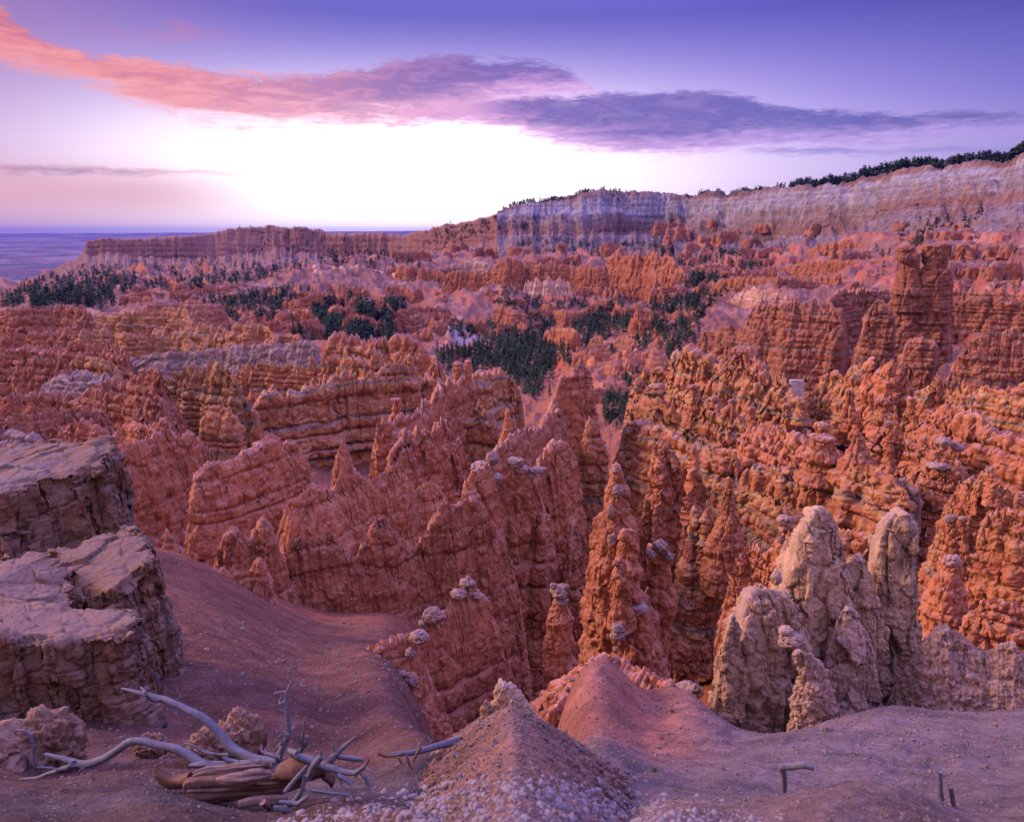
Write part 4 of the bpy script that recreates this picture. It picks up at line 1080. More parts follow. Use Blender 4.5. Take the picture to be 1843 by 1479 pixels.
def castle(label, crest, base, mat='castle', name='rock_wall', cat='rock wall', **kw):
    k = dict(CAS); k.update(kw)
    return make_fin(name, label, cat, crest, base, mat, None, **k)


castle('great banded cliff wall with dark alcove on the right', [(1480, 535, 430), (1500, 524, 440), (1560, 520, 450), (1640, 520, 455), (1720, 520, 450), (1780, 524, 440), (1843, 522, 430), (1960, 530, 410)], 680, w=14, opend='b')
castle('terraced banded bastion at the left end of the great cliff', [(1352, 566, 400), (1360, 548, 396), (1385, 540, 390), (1430, 537, 384), (1470, 538, 378), (1496, 545, 372), (1512, 560, 366)], 668, w=34, flare=0.14, jag=7, jagL=18)
castle('lower red ribbed apron left of the banded bastion', [(1262, 616, 420), (1272, 594, 415), (1300, 588, 405), (1340, 585, 395), (1380, 590, 385)], 650, w=8, flare=0.18, strat=1.4, flute=4)
castle('massive block under the twin headed towers', [(1596, 545, 400), (1612, 528, 396), (1640, 516, 392), (1680, 510, 390), (1704, 522, 388), (1708, 560, 386)], 690, w=26, flare=0.07, strat=3.6)
o = make_spire('hoodoo', 'left of the twin round headed towers atop the banded block', 'hoodoo', [(440, 1628, 1638), (446, 1618, 1648), (460, 1613, 1652), (470, 1615, 1651), (476, 1622, 1649), (500, 1616, 1656), (530, 1608, 1664), (560, 1604, 1666)], 392, 'castle', flute=2, strat=2, thick=9, lump=3, lumpL=30)
o = make_spire('hoodoo', 'right broader one of the twin headed towers atop the banded block', 'hoodoo', [(436, 1682, 1694), (441, 1664, 1704), (450, 1657, 1708), (470, 1656, 1709), (478, 1661, 1706), (505, 1652, 1710), (540, 1644, 1712), (580, 1644, 1712)], 390, 'castle', flute=3, strat=2, thick=9, lump=3, lumpL=30)
castle('tall free standing banded tower with domed top before the dark alcove', [(1560, 556, 350), (1572, 542, 350), (1586, 538, 348), (1600, 546, 346), (1610, 560, 344)], 690, name='rock_tower', cat='rock tower', w=15, flare=0.12, strat=3.6, thick=11, jag=3)
castle('square topped banded pillar right of the domed tower', [(1632, 612, 325), (1638, 606, 325), (1660, 606, 322), (1676, 610, 320), (1682, 616, 318)], 720, name='rock_tower', cat='rock tower', w=14, flare=0.07, jag=2)
castle('broad stepped wall with pinnacled crest at the right edge', [(1708, 668, 300), (1724, 630, 300), (1745, 612, 298), (1762, 606, 296), (1782, 590, 294), (1800, 600, 292), (1830, 592, 290), (1860, 596, 288), (1960, 600, 280)], 730, w=14, flare=0.16, jag=6, opend='b')
castle('small banded buttress between the square pillar and the stepped wall', [(1700, 690, 290), (1712, 672, 288), (1722, 680, 286)], 745, w=9, flare=0.14)
make_spire('rock_slab', 'upright white stone slab below the banded bastion', 'rock slab', [(683, 1423, 1444), (685, 1421, 1446), (700, 1420, 1446), (725, 1424, 1447), (745, 1430, 1446), (765, 1434, 1444)], 205, 'white_rock', sq=3, rag=0.3, depth=0.35, lump=0.8, lumpL=20, flute=0.8, fluteL=8, strat=0.4, thick=12, crack=0.5, facet=0.8, grain=0.5)

# many small rock walls on the hills, alike at this distance
hr = random.Random(5)
bpy.context.view_layer.update()
DG = bpy.context.evaluated_depsgraph_get()
for n_, (x0, x1, y0, y1), hh, mt, lab, grp in (
        (34, (480, 760, 530, 610), (9, 22), 'red_far', 'small red rock wall among the trees on the low hills left of the valley', 'small rock walls on the left hills'),
        (26, (760, 1010, 520, 610), (8, 20), 'red_far', 'small red rock wall on the spurs above the valley woods', 'small rock walls on the middle spurs'),
        (24, (1020, 1280, 520, 600), (8, 22), 'red_far', 'small red rock wall on the slope right of the valley', 'small rock walls right of the valley'),
        (26, (230, 520, 520, 590), (7, 16), 'red_far', 'small salmon rock wall on the bare hills behind the left terraces', 'small rock walls on the far left hills'),
        (34, (700, 1400, 440, 500), (8, 18), 'red_far', 'small red rock wall at the foot of the pale cliff', 'small rock walls below the pale cliff'),
        (12, (560, 900, 480, 500), (5, 11), 'pink_white', 'small pale pinnacle row on the hilltop beside the castle wall', 'pale pinnacles on the hilltop'),
        (20, (1060, 1200, 620, 720), (10, 26), 'red_mid', 'small red pinnacle cluster on the slope between valley and slot', 'small pinnacles between valley and slot')):
    got = 0
    for _ in range(n_ * 12):
        if got >= n_:
            break
        x, y = hr.uniform(x0, x1), hr.uniform(y0, y1)
        ok, loc, nor, _i, ob, _m = scene.ray_cast(DG, Vector((0, 0, 0)), Vector(P(x, y, 1.0)).normalized())
        if not ok or loc.y < 250 or ob.name.split('.')[0] != 'ground':
            continue
        h = hr.uniform(*hh); w = h * hr.uniform(0.8, 4.2); d = loc.y; sl = hr.uniform(-0.25, 0.25); k = hr.randint(3, 5)
        pts = [(x + w * (i / (k - 1) - 0.5), y - h * hr.uniform(0.6, 1.15) + sl * w * (i / (k - 1) - 0.5), d * (1 + hr.uniform(-0.01, 0.01))) for i in range(k)]
        farfin(lab, pts, y + 3, mt, group=grp, w=h * 0.25, flare=hr.uniform(0.14, 0.35), jag=h * 0.16, jagL=8, back=0.4)
        got += 1

gotr = 0
for _ in range(900):
    if gotr >= 40:
        break
    x, y = hr.uniform(1180, 1843), hr.uniform(400, 520)
    ok, loc, nor, _i, ob, _m = scene.ray_cast(DG, Vector((0, 0, 0)), Vector(P(x, y, 1.0)).normalized())
    if not ok or loc.y < 450 or ob.name.split('.')[0] not in ('ground', 'cliff'):
        continue
    h = hr.uniform(8, 20); w = h * hr.uniform(1.2, 5); k = hr.randint(3, 6); sl = hr.uniform(-0.3, 0.05)
    pts = [(x + w * (i / (k - 1) - 0.5), y - h * hr.uniform(0.6, 1.1) + sl * w * (i / (k - 1) - 0.5), loc.y * (1 + hr.uniform(-0.008, 0.008))) for i in range(k)]
    farfin('small red rock wall on the slope below the right rim cliff', pts, y + 3, hr.choice(['red_far', 'red_far', 'castle']), group='small rock walls below the right rim', w=h * 0.25, flare=hr.uniform(0.14, 0.3), jag=h * 0.16, jagL=8, back=0.4)
    gotr += 1

# ------------------------------------------------------------------ left terraces
LF = dict(facet=2.5, facetL=13, flute=2.4, fluteL=12, crack=6, strat=4, thick=13, lump=4, lumpL=34, grain=0.9, jag=6, jagL=16, fine=2.2, w=7, flare=0.22, meander=8)


def left(label, crest, base, mat='gold_left', group=None, name='rock_fin', cat='rock fin', **kw):
    k = dict(LF); k.update(kw)
    return make_fin(name, label, cat, crest, base, mat, group, **k)


left('farthest dark red wall of the left terraces with a toothed crest', [(-120, 566, 450), (0, 560, 445), (40, 553, 440), (100, 549, 435), (150, 552, 430), (170, 568, 425)], 612, 'red_left', jag=5, jagL=13, strat=3)
left('far yellow terraced wall right of the dark toothed wall', [(170, 566, 430), (200, 563, 425), (250, 559, 420), (300, 556, 415), (335, 552, 410), (345, 572, 400), (360, 590, 395)], 615, strat=3.4, thick=10, w=10, jag=4)
left('second yellow terraced wall with a short drop to the hills', [(270, 596, 400), (300, 582, 390), (350, 580, 385), (400, 585, 380), (408, 600, 372)], 628, strat=3.2, thick=10, w=10, jag=5)
left('yellow banded promontory right of the gap on the left', [(414, 604, 375), (425, 584, 370), (450, 579, 365), (476, 584, 360), (490, 596, 355), (504, 606, 350)], 628, 'banded', w=12, strat=3.6, thick=9, jag=4)
left('low dark red block at the tip of the yellow promontory', [(500, 606, 365), (512, 600, 365), (540, 603, 360), (544, 606, 358)], 616, 'red_left', w=6, jag=1)
left('dark red second terrace at the left edge', [(-120, 612, 380), (0, 606, 375), (60, 598, 370), (110, 590, 365), (150, 588, 360), (170, 606, 355)], 640, 'red_left', strat=3)
left('crumbled ochre terrace in the middle of the left field', [(140, 600, 350), (180, 590, 345), (230, 600, 340), (280, 606, 335), (330, 612, 330), (380, 622, 320)], 648, strat=2.6, w=10)
left('brown red terrace crowded with small teeth on the left', [(-120, 640, 310), (0, 632, 305), (50, 622, 300), (110, 626, 295), (160, 612, 292), (200, 618, 288), (240, 640, 284)], 672, 'red_left', jag=8, jagL=12)
left('long grey capped wall crossing the left terraces', [(222, 648, 300), (240, 641, 298), (280, 635, 296), (330, 632, 294), (400, 626, 290), (440, 618, 288), (500, 616, 284), (560, 611, 280), (572, 618, 276)], 664, 'grey_cap', jag=2, w=13, strat=1.6, flute=3)
left('red wall of ribs below the brown terrace at the left edge', [(-120, 690, 250), (0, 660, 245), (50, 650, 240), (105, 642, 236), (120, 660, 232)], 705, 'red_left', jag=8, jagL=14, flute=4)
left('ochre knobs between the grey wall and the left edge', [(110, 650, 255), (150, 640, 252), (200, 650, 248), (215, 668, 244)], 690, jag=8, jagL=18, w=11, strat=3)
left('grey rubble capped bench on the left', [(70, 690, 225), (110, 676, 222), (150, 666, 218), (190, 675, 214), (205, 688, 210)], 705, 'grey_cap', jag=6, jagL=14, w=16, flare=0.5)
left('long toothed red fin on the left with a lone finger on its crest', [(-100, 740, 190), (-20, 722, 188), (10, 706, 186), (30, 716, 185), (60, 712, 184), (100, 704, 182), (120, 718, 180), (127, 702, 178), (135, 720, 177), (160, 702, 174),
      (200, 686, 170), (240, 676, 166), (280, 664, 162), (290, 668, 160)], 780, 'red_left', jag=7, jagL=15, flute=4, w=6, flare=0.3)
left('ochre and red crags behind the banded wall on its left', [(290, 690, 190), (310, 675, 188), (335, 660, 185), (370, 650, 182), (400, 660, 178), (430, 680, 174)], 740, jag=10, jagL=20, w=12)
left('steep dark red crags left of the round banded knob', [(230, 780, 150), (250, 740, 150), (265, 722, 148), (290, 715, 146), (300, 740, 144)], 820, 'red_left', jag=9, jagL=14, flute=4, w=9, flare=0.28)
left('ragged red fin low in the left terraces', [(80, 800, 130), (100, 762, 130), (125, 775, 128), (150, 752, 126), (185, 770, 124), (210, 790, 122)], 830, 'red_left', jag=9, jagL=15, w=7, flare=0.3)
left('ragged red fin with pale flecks between terraces and near walls', [(200, 800, 120), (215, 765, 120), (240, 760, 118), (275, 765, 116), (300, 748, 114), (320, 775, 112)], 830, 'red_mid', jag=9, jagL=14, w=7, flare=0.3)
left('grey dirt bench under the left terraces', [(-80, 790, 140), (-10, 780, 138), (30, 772, 135), (60, 780, 132)], 806, 'grey_cap', jag=4, w=14, flare=0.8)

left('dark red ribbed slope below the long toothed fin at the left edge', [(-120, 775, 135), (-20, 764, 136), (20, 750, 138), (60, 742, 140), (110, 738, 142), (150, 730, 146), (190, 735, 150)], 815, 'red_left', jag=7, jagL=16, flute=4, w=9, flare=0.5)

# ------------------------------------------------------------------ banded walls in the middle
MB = dict(facet=3.5, facetL=20, sharp=0.65, flute=2.2, fluteL=22, strat=9.0, thick=23, lump=6, lumpL=44, grain=1.5, crack=9, jag=6, jagL=15, fine=2.5, w=13, flare=0.09, meander=10, butt=0.22, buttL=50, warp=0.12)


def mid(label, crest, base, mat='banded', group=None, name='rock_fin', cat='rock fin', **kw):
    k = dict(MB); k.update(kw)
    return make_fin(name, label, cat, crest, base, mat, group, **k)


mid('pink crags at the far end of the banded walls above the valley', [(590, 612, 290), (600, 602, 286), (620, 600, 283), (640, 606, 280), (660, 612, 276), (690, 608, 272), (720, 604, 268), (750, 606, 264), (780, 640, 258), (800, 668, 250)], 690, 'red_mid', fz=0.17, rib=1.0, facet=2.2, strat=3, thick=12, jag=8, jagL=12, w=10, flare=0.3)
mid('upper row of round yellow knobs behind the great banded wall', [(420, 668, 262), (440, 650, 260), (480, 648, 258), (520, 655, 256), (560, 650, 252), (600, 640, 248), (622, 630, 246), (650, 636, 242), (690, 640, 238)], 700, jag=9, jagL=18, strat=4, thick=12, w=11)
mid('great banded wall of yellow beds with buttresses', [(448, 740, 205), (458, 706, 205), (500, 700, 208), (545, 702, 212), (560, 690, 214), (600, 676, 218), (640, 668, 222), (690, 660, 226), (720, 642, 228), (740, 636, 228), (748, 660, 226)], 838, strat=10, thick=27, w=18, butt=0.3, buttL=44, jag=10, jagL=24)
mid('round banded knob standing left of the great banded wall', [(365, 748, 150), (378, 733, 150), (400, 728, 149), (415, 736, 148), (424, 750, 147)], 815, strat=7, thick=24, w=20, jag=5, jagL=18)
mid('banded buttress between the round knob and the great wall', [(425, 740, 175), (438, 715, 175), (452, 720, 174), (462, 745, 173)], 815, strat=6, thick=24, w=15, jag=6)
mid('pink gully ribs right of the great banded wall', [(745, 690, 235), (765, 672, 232), (785, 678, 228), (800, 690, 225)], 735, 'red_mid', fz=0.17, rib=1.0, facet=2.2, strat=2.5, thick=12, jag=9, jagL=12, w=8, flare=0.3)
# central fin that recedes to the right
mid('yellow shoulder of the central fin with flat ledges', [(820, 700, 165), (845, 678, 168), (870, 668, 172), (900, 664, 176), (925, 676, 178), (938, 700, 178)], 790, strat=6, thick=22, w=17, jag=7, jagL=16)
mid('orange central fin that climbs back in jagged steps', [(690, 792, 112), (700, 758, 114), (725, 752, 118), (750, 745, 122), (768, 722, 128), (785, 698, 136), (810, 686, 144), (840, 682, 150), (865, 700, 152)], 850, 'red_mid', fz=0.17, rib=1.0, facet=2.2, strat=4, thick=24, flute=4, fluteL=13, jag=10, jagL=18, w=12, flare=0.16)
make_spire('hoodoo', 'pale round headed knob on the crest of the central fin', 'hoodoo', [(650, 818, 828), (655, 815, 833), (668, 814, 834), (676, 819, 830), (690, 814, 836), (715, 806, 846)], 150, 'banded', strat=2, thick=12, lump=2, lumpL=16)
make_spire('hoodoo', 'thin square pillar beside the pale knob on the central fin', 'hoodoo', [(648, 840, 846), (651, 837, 848), (665, 837, 849), (680, 836, 849), (710, 830, 856)], 151, 'red_mid', fz=0.17, rib=1.0, facet=2.2, strat=2, thick=10, lump=1.5, lumpL=14)
make_spire('hoodoo', 'short red chimney left of the central fin', 'hoodoo', [(716, 706, 722), (720, 705, 724), (740, 706, 724), (752, 700, 728), (785, 690, 738)], 122, 'red_mid', fz=0.17, rib=1.0, facet=2.2, strat=2, thick=10, lump=2, lumpL=14)
mid('red fluted crag at the near foot of the central fin', [(672, 800, 95), (677, 764, 95), (690, 752, 95), (698, 768, 96), (712, 790, 97)], 850, 'red_mid', fz=0.17, rib=1.0, facet=2.2, strat=2, flute=4, fluteL=10, jag=6, jagL=10, w=7, flare=0.18)
mid('red fluted face below the central fin', [(700, 810, 88), (730, 772, 90), (755, 775, 92), (790, 752, 95), (800, 768, 97), (830, 790, 98), (845, 830, 99)], 905, 'red_mid', fz=0.17, rib=1.0, facet=2.2, strat=2.5, thick=30, flute=5, fluteL=12, jag=9, jagL=14, w=10, flare=0.22)
mid('banded flank right of the central fin with deep joints', [(845, 735, 135), (858, 722, 135), (880, 735, 134), (895, 765, 133), (905, 800, 132)], 850, strat=7, thick=24, w=12, jag=6)
# right centre fin
mid('tall orange peak right of centre with stepped shoulders', [(985, 740, 122), (1005, 705, 124), (1022, 668, 126), (1040, 646, 128), (1052, 648, 128), (1060, 662, 128), (1066, 690, 128), (1078, 730, 126)], 870, 'red_mid', fz=0.17, rib=1.0, facet=2.2, strat=4, thick=24, w=15, flare=0.13, jag=8, jagL=16, flute=4)
mid('banded corner pillar under the tall orange peak', [(1048, 790, 92), (1056, 758, 92), (1062, 748, 92), (1072, 765, 92), (1090, 800, 92), (1096, 850, 92)], 960, strat=7, thick=30, w=18, flare=0.07, jag=6)
mid('orange fin with white flecked teeth below the tall peak', [(868, 850, 72), (880, 822, 73), (905, 790, 78), (930, 770, 82), (950, 766, 86), (975, 775, 90), (985, 745, 94), (1000, 735, 98), (1020, 760, 100)], 930, 'red_mid', fz=0.17, rib=1.0, facet=2.2, strat=3, thick=30, flute=4.5, fluteL=12, jag=9, jagL=14, w=11, flare=0.16)
make_spire('hoodoo', 'thin leaning finger on the orange fin below the tall peak', 'hoodoo', [(735, 911, 916), (742, 909, 919), (760, 907, 921), (780, 902, 924), (810, 895, 932)], 83, 'red_mid', fz=0.17, rib=1.0, facet=2.2, strat=1.5, lump=2, lumpL=14, flute=2)
mid('broad red wall with domed top above the dark slot', [(958, 870, 66), (975, 815, 67), (990, 795, 68), (1008, 788, 69), (1022, 800, 70), (1036, 850, 71), (1045, 900, 71)], 1080, 'red_mid', fz=0.17, rib=1.0, facet=2.2, strat=5, thick=48, flute=4, fluteL=16, jag=6, jagL=14, w=17, flare=0.08)
o = mid('capped red wall left of the domed wall above the slot', [(826, 905, 58), (836, 870, 58), (850, 850, 58), (868, 842, 58.5), (886, 832, 60), (900, 868, 61), (915, 850, 62), (930, 836, 62), (948, 846, 62.5), (962, 852, 63), (970, 890, 63), (978, 950, 62)], 1110, 'red_mid', fz=0.17, rib=1.0, facet=2.2, strat=6, thick=50, flute=3, fluteL=18, jag=3, jagL=16, w=18, flare=0.08, butt=0.5)
for px, py, w, h in ((868, 842, 46, 26), (886, 825, 26, 30), (880, 860, 56, 16), (928, 832, 34, 22), (940, 845, 30, 18), (968, 846, 36, 14), (955, 855, 22, 14)):
    cap(o, px, py, 60.5, w, h)
mid('short slabby wall inside the slot right of the domed wall', [(1020, 980, 62), (1030, 930, 63), (1042, 940, 64), (1050, 990, 64)], 1100, 'red_mid', fz=0.17, rib=1.0, facet=2.2, strat=6, thick=44, w=14, flare=0.06)

# ------------------------------------------------------------------ right hand slope of ledges and hoodoos
RT = dict(facet=4, facetL=20, flute=3.0, fluteL=20, strat=8, thick=30, lump=11, lumpL=55, grain=1.6, crack=9, jag=9, jagL=20, fine=3.0, w=14, flare=0.28, meander=12, butt=0.3, buttL=55, warp=0.2)


def right(label, crest, base, mat='ledge', group=None, name='rock_fin', cat='rock fin', **kw):
    k = dict(RT); k.update(kw)
    return make_fin(name, label, cat, crest, base, mat, group, **k)


right('crowd of yellow knobs at the left head of the right slope', [(1140, 690, 200), (1160, 668, 198), (1180, 660, 195), (1212, 645, 190), (1238, 625, 186), (1262, 632, 182), (1290, 645, 178), (1320, 655, 172)], 730, 'banded', jag=11, jagL=16, strat=4.5, thick=17, w=14, flare=0.28)
right('yellow and orange knob ridge below the white slab', [(1310, 655, 165), (1325, 632, 163), (1345, 628, 160), (1356, 650, 156), (1372, 668, 152), (1395, 678, 148), (1412, 690, 144), (1420, 720, 140)], 765, 'banded', jag=11, jagL=17, strat=4.5, thick=18, w=14, flare=0.28)
right('white and pink stub pillars behind the yellow knobs', [(1210, 655, 230), (1216, 634, 230), (1226, 626, 228), (1234, 640, 226)], 690, 'pink_white', jag=3, w=8, flare=0.08, strat=2)
right('round boulder like ledge with dark desert varnish', [(1135, 720, 165), (1160, 705, 162), (1195, 715, 156), (1230, 740, 150), (1262, 752, 144)], 800, 'banded', jag=8, jagL=28, strat=7, thick=26, w=22, flare=0.12)
right('long ledgy wall that falls left into the dark slot', [(1122, 770, 128), (1140, 752, 126), (1180, 762, 120), (1230, 785, 112), (1280, 800, 104), (1330, 815, 98)], 960, 'ledge', jag=7, jagL=34, strat=8, thick=30, w=22, flare=0.08, flute=3)
right('orange hoodoo ridge in the middle of the right slope', [(1235, 735, 128), (1248, 700, 127), (1262, 715, 124), (1284, 722, 122), (1300, 735, 119), (1318, 730, 117), (1335, 760, 114), (1350, 770, 112), (1380, 775, 108), (1410, 770, 105)], 830, 'ledge', jag=12, jagL=19, w=14, flare=0.34)
right('crusted ridge with grey knobs behind the pyramid', [(1345, 775, 104), (1370, 765, 102), (1400, 768, 99), (1430, 778, 96), (1450, 790, 93)], 850, 'red_mid', jag=13, jagL=17, w=16, flare=0.34)
right('broad ledged wall under the pyramid with rounded bulges', [(1330, 852, 84), (1360, 838, 83), (1400, 842, 80), (1445, 828, 77), (1480, 820, 75), (1530, 826, 72), (1580, 838, 69), (1625, 862, 66), (1650, 880, 65)], 1030, 'ledge', jag=6, jagL=26, strat=8, thick=40, w=26, flare=0.12, flute=4, fluteL=24)
right('lower ledges running down behind the cream spires', [(1230, 880, 90), (1290, 868, 86), (1340, 880, 82), (1400, 905, 76), (1460, 925, 71), (1520, 945, 67), (1580, 965, 63), (1640, 990, 60)], 1100, 'ledge', jag=5, jagL=40, strat=9, thick=36, w=24, flare=0.10)
right('grey capped knob ridge at the head of the right slope', [(1470, 700, 150), (1480, 676, 150), (1500, 672, 148), (1515, 690, 145), (1530, 665, 142), (1545, 655, 140), (1560, 660, 138)], 745, 'ledge', jag=8, jagL=18, w=14, flare=0.3)
right('orange wall with square tower blocks at the head of the slope', [(1545, 690, 135), (1562, 668, 134), (1566, 640, 133), (1580, 634, 132), (1588, 662, 131), (1596, 652, 130), (1612, 648, 129), (1628, 654, 128), (1634, 690, 127)], 735, 'red_mid', jag=6, jagL=14, w=13, flare=0.24)
right('crowded orange crags right of the square tower blocks', [(1640, 715, 122), (1665, 702, 120), (1685, 690, 118), (1690, 678, 117), (1702, 698, 116), (1720, 700, 114), (1736, 690, 112), (1750, 720, 110)], 775, 'ledge', jag=11, jagL=16, w=13, flare=0.32)
right('grey ledge with balanced knobs near the right edge', [(1740, 715, 140), (1770, 690, 138), (1800, 700, 135), (1850, 690, 132), (1940, 690, 128)], 745, 'ledge', jag=6, jagL=26, strat=7, thick=22, w=18, flare=0.2, opend='b')
right('smooth orange dome ridge right of the pyramid', [(1560, 800, 92), (1585, 770, 91), (1602, 758, 90), (1618, 790, 88), (1640, 790, 86), (1665, 775, 85), (1690, 790, 83)], 850, 'red_mid', jag=8, jagL=24, w=18, flare=0.4)
right('long orange buttress sloping towards the right edge', [(1668, 760, 98), (1690, 735, 96), (1720, 720, 93), (1745, 735, 90), (1765, 765, 87), (1790, 770, 85), (1830, 775, 82), (1930, 780, 78)], 860, 'red_mid', jag=9, jagL=22, w=20, flare=0.36, opend='b')
o = right('crusted hoodoo wall with grey flat capstones near the right', [(1655, 860, 68), (1668, 835, 68), (1690, 808, 68), (1705, 795, 68), (1722, 810, 67), (1732, 850, 66)], 960, 'red_mid', jag=8, jagL=16, w=15, flare=0.2)
for px, py, w, h in ((1700, 795, 32, 18), (1724, 805, 26, 20), (1690, 838, 44, 12), (1712, 848, 36, 10)):
    cap(o, px, py, 67, w, h)
right('grey crusted overhang running right from the pyramid', [(1545, 870, 70), (1580, 850, 69), (1610, 860, 68), (1640, 868, 67), (1660, 880, 66)], 930, 'crust', jag=7, jagL=14, w=14, flare=0.1, strat=4, thick=20)
right('ragged crusted crest at the right edge of the frame', [(1695, 900, 56), (1720, 875, 55), (1745, 868, 54), (1770, 855, 53), (1782, 838, 53), (1795, 870, 52), (1830, 890, 51), (1900, 900, 50)], 1040, 'ledge', jag=11, jagL=16, w=18, flare=0.16, opend='b', strat=4)
right('dark crusted head with a bulging brow at the right edge', [(1772, 960, 44), (1785, 920, 44), (1815, 905, 43), (1850, 912, 42), (1930, 930, 41)], 1120, 'ledge', jag=9, jagL=18, w=24, flare=0.05, opend='b', strat=6, thick=40)
right('low red bluff behind the pale mound on the right', [(1740, 1110, 34), (1760, 1082, 34), (1785, 1070, 33.5), (1815, 1085, 33), (1860, 1080, 32.5), (1930, 1090, 32)], 1210, 'red_near', jag=6, jagL=30, w=20, flare=0.2, opend='b')

# single hoodoos
HD = dict(facet=3, facetL=13, lump=4, lumpL=26, flute=3, fluteL=12, strat=2.5, thick=16, grain=1.2)


def hood(label, prof, d, mat='red_mid', caps=(), name='hoodoo', cat='hoodoo', **kw):
    k = dict(HD); k.update(kw)
    o = make_spire(name, label, cat, prof, d, mat, None, **k)
    for px, py, w, h in caps:
        cap(o, px, py, d * 0.998, w, h)
    return o


def cone(x, y, hw, hh, kind=0):
    """profile of a hoodoo: tip (x, y), half width hw at its foot, height hh"""
    if kind == 0:      # pyramid
        return [(y, x - 2, x + 2), (y + hh * 0.3, x - hw * 0.30, x + hw * 0.30), (y + hh * 0.65, x - hw * 0.62, x + hw * 0.66), (y + hh, x - hw, x + hw)]
    if kind == 1:      # chimney with a flaring foot
        return [(y, x - hw * 0.24, x + hw * 0.2), (y + hh * 0.08, x - hw * 0.34, x + hw * 0.34), (y + hh * 0.2, x - hw * 0.26, x + hw * 0.28), (y + hh * 0.5, x - hw * 0.36, x + hw * 0.40), (y + hh * 0.78, x - hw * 0.60, x + hw * 0.62), (y + hh, x - hw, x + hw)]
    # knob on a neck
    return [(y, x - hw * 0.3, x + hw * 0.3), (y + hh * 0.1, x - hw * 0.62, x + hw * 0.62), (y + hh * 0.3, x - hw * 0.7, x + hw * 0.68), (y + hh * 0.42, x - hw * 0.45, x + hw * 0.45), (y + hh * 0.7, x - hw * 0.75, x + hw * 0.75), (y + hh, x - hw, x + hw)]


hood('smooth orange pyramid on the ledged wall at right', cone(1543, 773, 58, 95, 0), 72.5, 'red_mid', strat=1.5, lump=3)
hood('crusted castle like stump left of the orange pyramid', [(783, 1462, 1500), (788, 1456, 1506), (800, 1458, 1500), (815, 1450, 1505), (822, 1440, 1515), (832, 1450, 1505), (870, 1430, 1520)], 75, 'red_mid', strat=4, thick=18)
for x, y, hw, hh, kd, d, lab in (
        (1250, 692, 26, 75, 1, 126, 'tallest orange chimney left of the crusted ridge'), (1286, 716, 18, 50, 1, 121, 'slim orange chimney with a pale cap right of the tallest chimney'),
        (1320, 718, 20, 60, 1, 116, 'orange chimney with a flared foot in the row of chimneys'), (1352, 732, 24, 62, 1, 111, 'thick orange chimney at the right end of the row of chimneys'),
        (1185, 660, 16, 36, 2, 194, 'round yellow knob above the slot on the right slope'), (1203, 668, 11, 26, 2, 192, 'small round yellow knob right of the first yellow knob'),
        (1276, 632, 16, 40, 0, 182, 'pointed yellow knob in the crowd of yellow knobs'), (1292, 645, 15, 40, 2, 178, 'yellow knob with a narrow neck among the yellow knobs'),
        (1312, 660, 18, 44, 2, 172, 'pear shaped yellow knob at the end of the yellow knobs'), (1336, 622, 26, 40, 2, 168, 'wide flat yellow boulder knob above the ridge'),
        (1415, 725, 14, 36, 2, 138, 'small yellow knob just under the white slab'), (1440, 715, 20, 48, 2, 136, 'yellow knob on a bulbous foot right of the white slab'),
        (1528, 700, 24, 58, 1, 122, 'bright orange chimney below the square tower blocks'), (1568, 705, 14, 50, 1, 115, 'left one of two thin twin orange chimneys'), (1577, 725, 14, 40, 1, 113, 'right shorter one of two thin twin orange chimneys'),
        (1612, 730, 14, 60, 1, 105, 'orange chimney beside a pale block in mid slope'), (1642, 715, 22, 95, 1, 102, 'tall broad orange chimney in mid slope'),
        (1735, 685, 12, 60, 1, 112, 'slender orange finger near the right edge'), (1690, 676, 16, 70, 1, 116, 'orange finger with a square tip among the crags'),
        (1601, 760, 26, 90, 1, 88, 'orange chimney with a grey crusted head right of the pyramid'), (1180, 690, 28, 52, 2, 160, 'yellow boulder knob on the edge above the slot'),
        (1590, 715, 20, 40, 2, 112, 'banded block knob with a flat grey top'), (1480, 760, 22, 40, 2, 95, 'banded block knob below the grey capped ridge'),
        (1785, 838, 22, 70, 0, 52, 'sharp crusted peak close to the right edge')):
    hood(lab, cone(x, y, hw, hh, kd), d, 'banded' if ('yellow' in lab or 'banded' in lab) else 'red_mid', caps=(((x, y + 2, 16, 12),) if 'crusted head' in lab or 'pale cap' in lab else ()))

right('red spire wall standing in front of the ledges right of the slot', [(1160, 900, 76), (1178, 800, 76), (1190, 780, 76), (1204, 800, 75.5), (1214, 812, 75), (1224, 850, 74.5), (1238, 840, 74), (1246, 800, 74), (1254, 840, 73.5), (1268, 900, 73)], 1040, 'red_mid', jag=5, jagL=14, w=17, flare=0.12, strat=3, thick=36, flute=5, fluteL=16)
hood('pointed red spire in front of the ledges with a leaning tip', [(858, 1310, 1315), (868, 1306, 1320), (890, 1303, 1321), (915, 1298, 1325), (940, 1290, 1332), (980, 1270, 1340), (1060, 1250, 1350)], 58, 'red_mid', flute=4)
right('crumbling pillars left of the pointed red spire', [(1238, 960, 60), (1250, 905, 60), (1262, 920, 60), (1275, 900, 60), (1288, 940, 59)], 1110, 'ledge', jag=7, jagL=14, w=14, flare=0.12)
o = right('red toothed fin with a grey crusted knob behind the cream spires', [(1320, 1030, 48), (1342, 985, 48), (1352, 972, 48), (1366, 1000, 47), (1385, 985, 46.5), (1400, 968, 46), (1412, 940, 45.5), (1426, 945, 45)], 1130, 'red_near', jag=6, jagL=14, w=10, flare=0.2)
cap(o, 1414, 938, 45.4, 32, 30); cap(o, 1406, 972, 45.2, 14, 18)
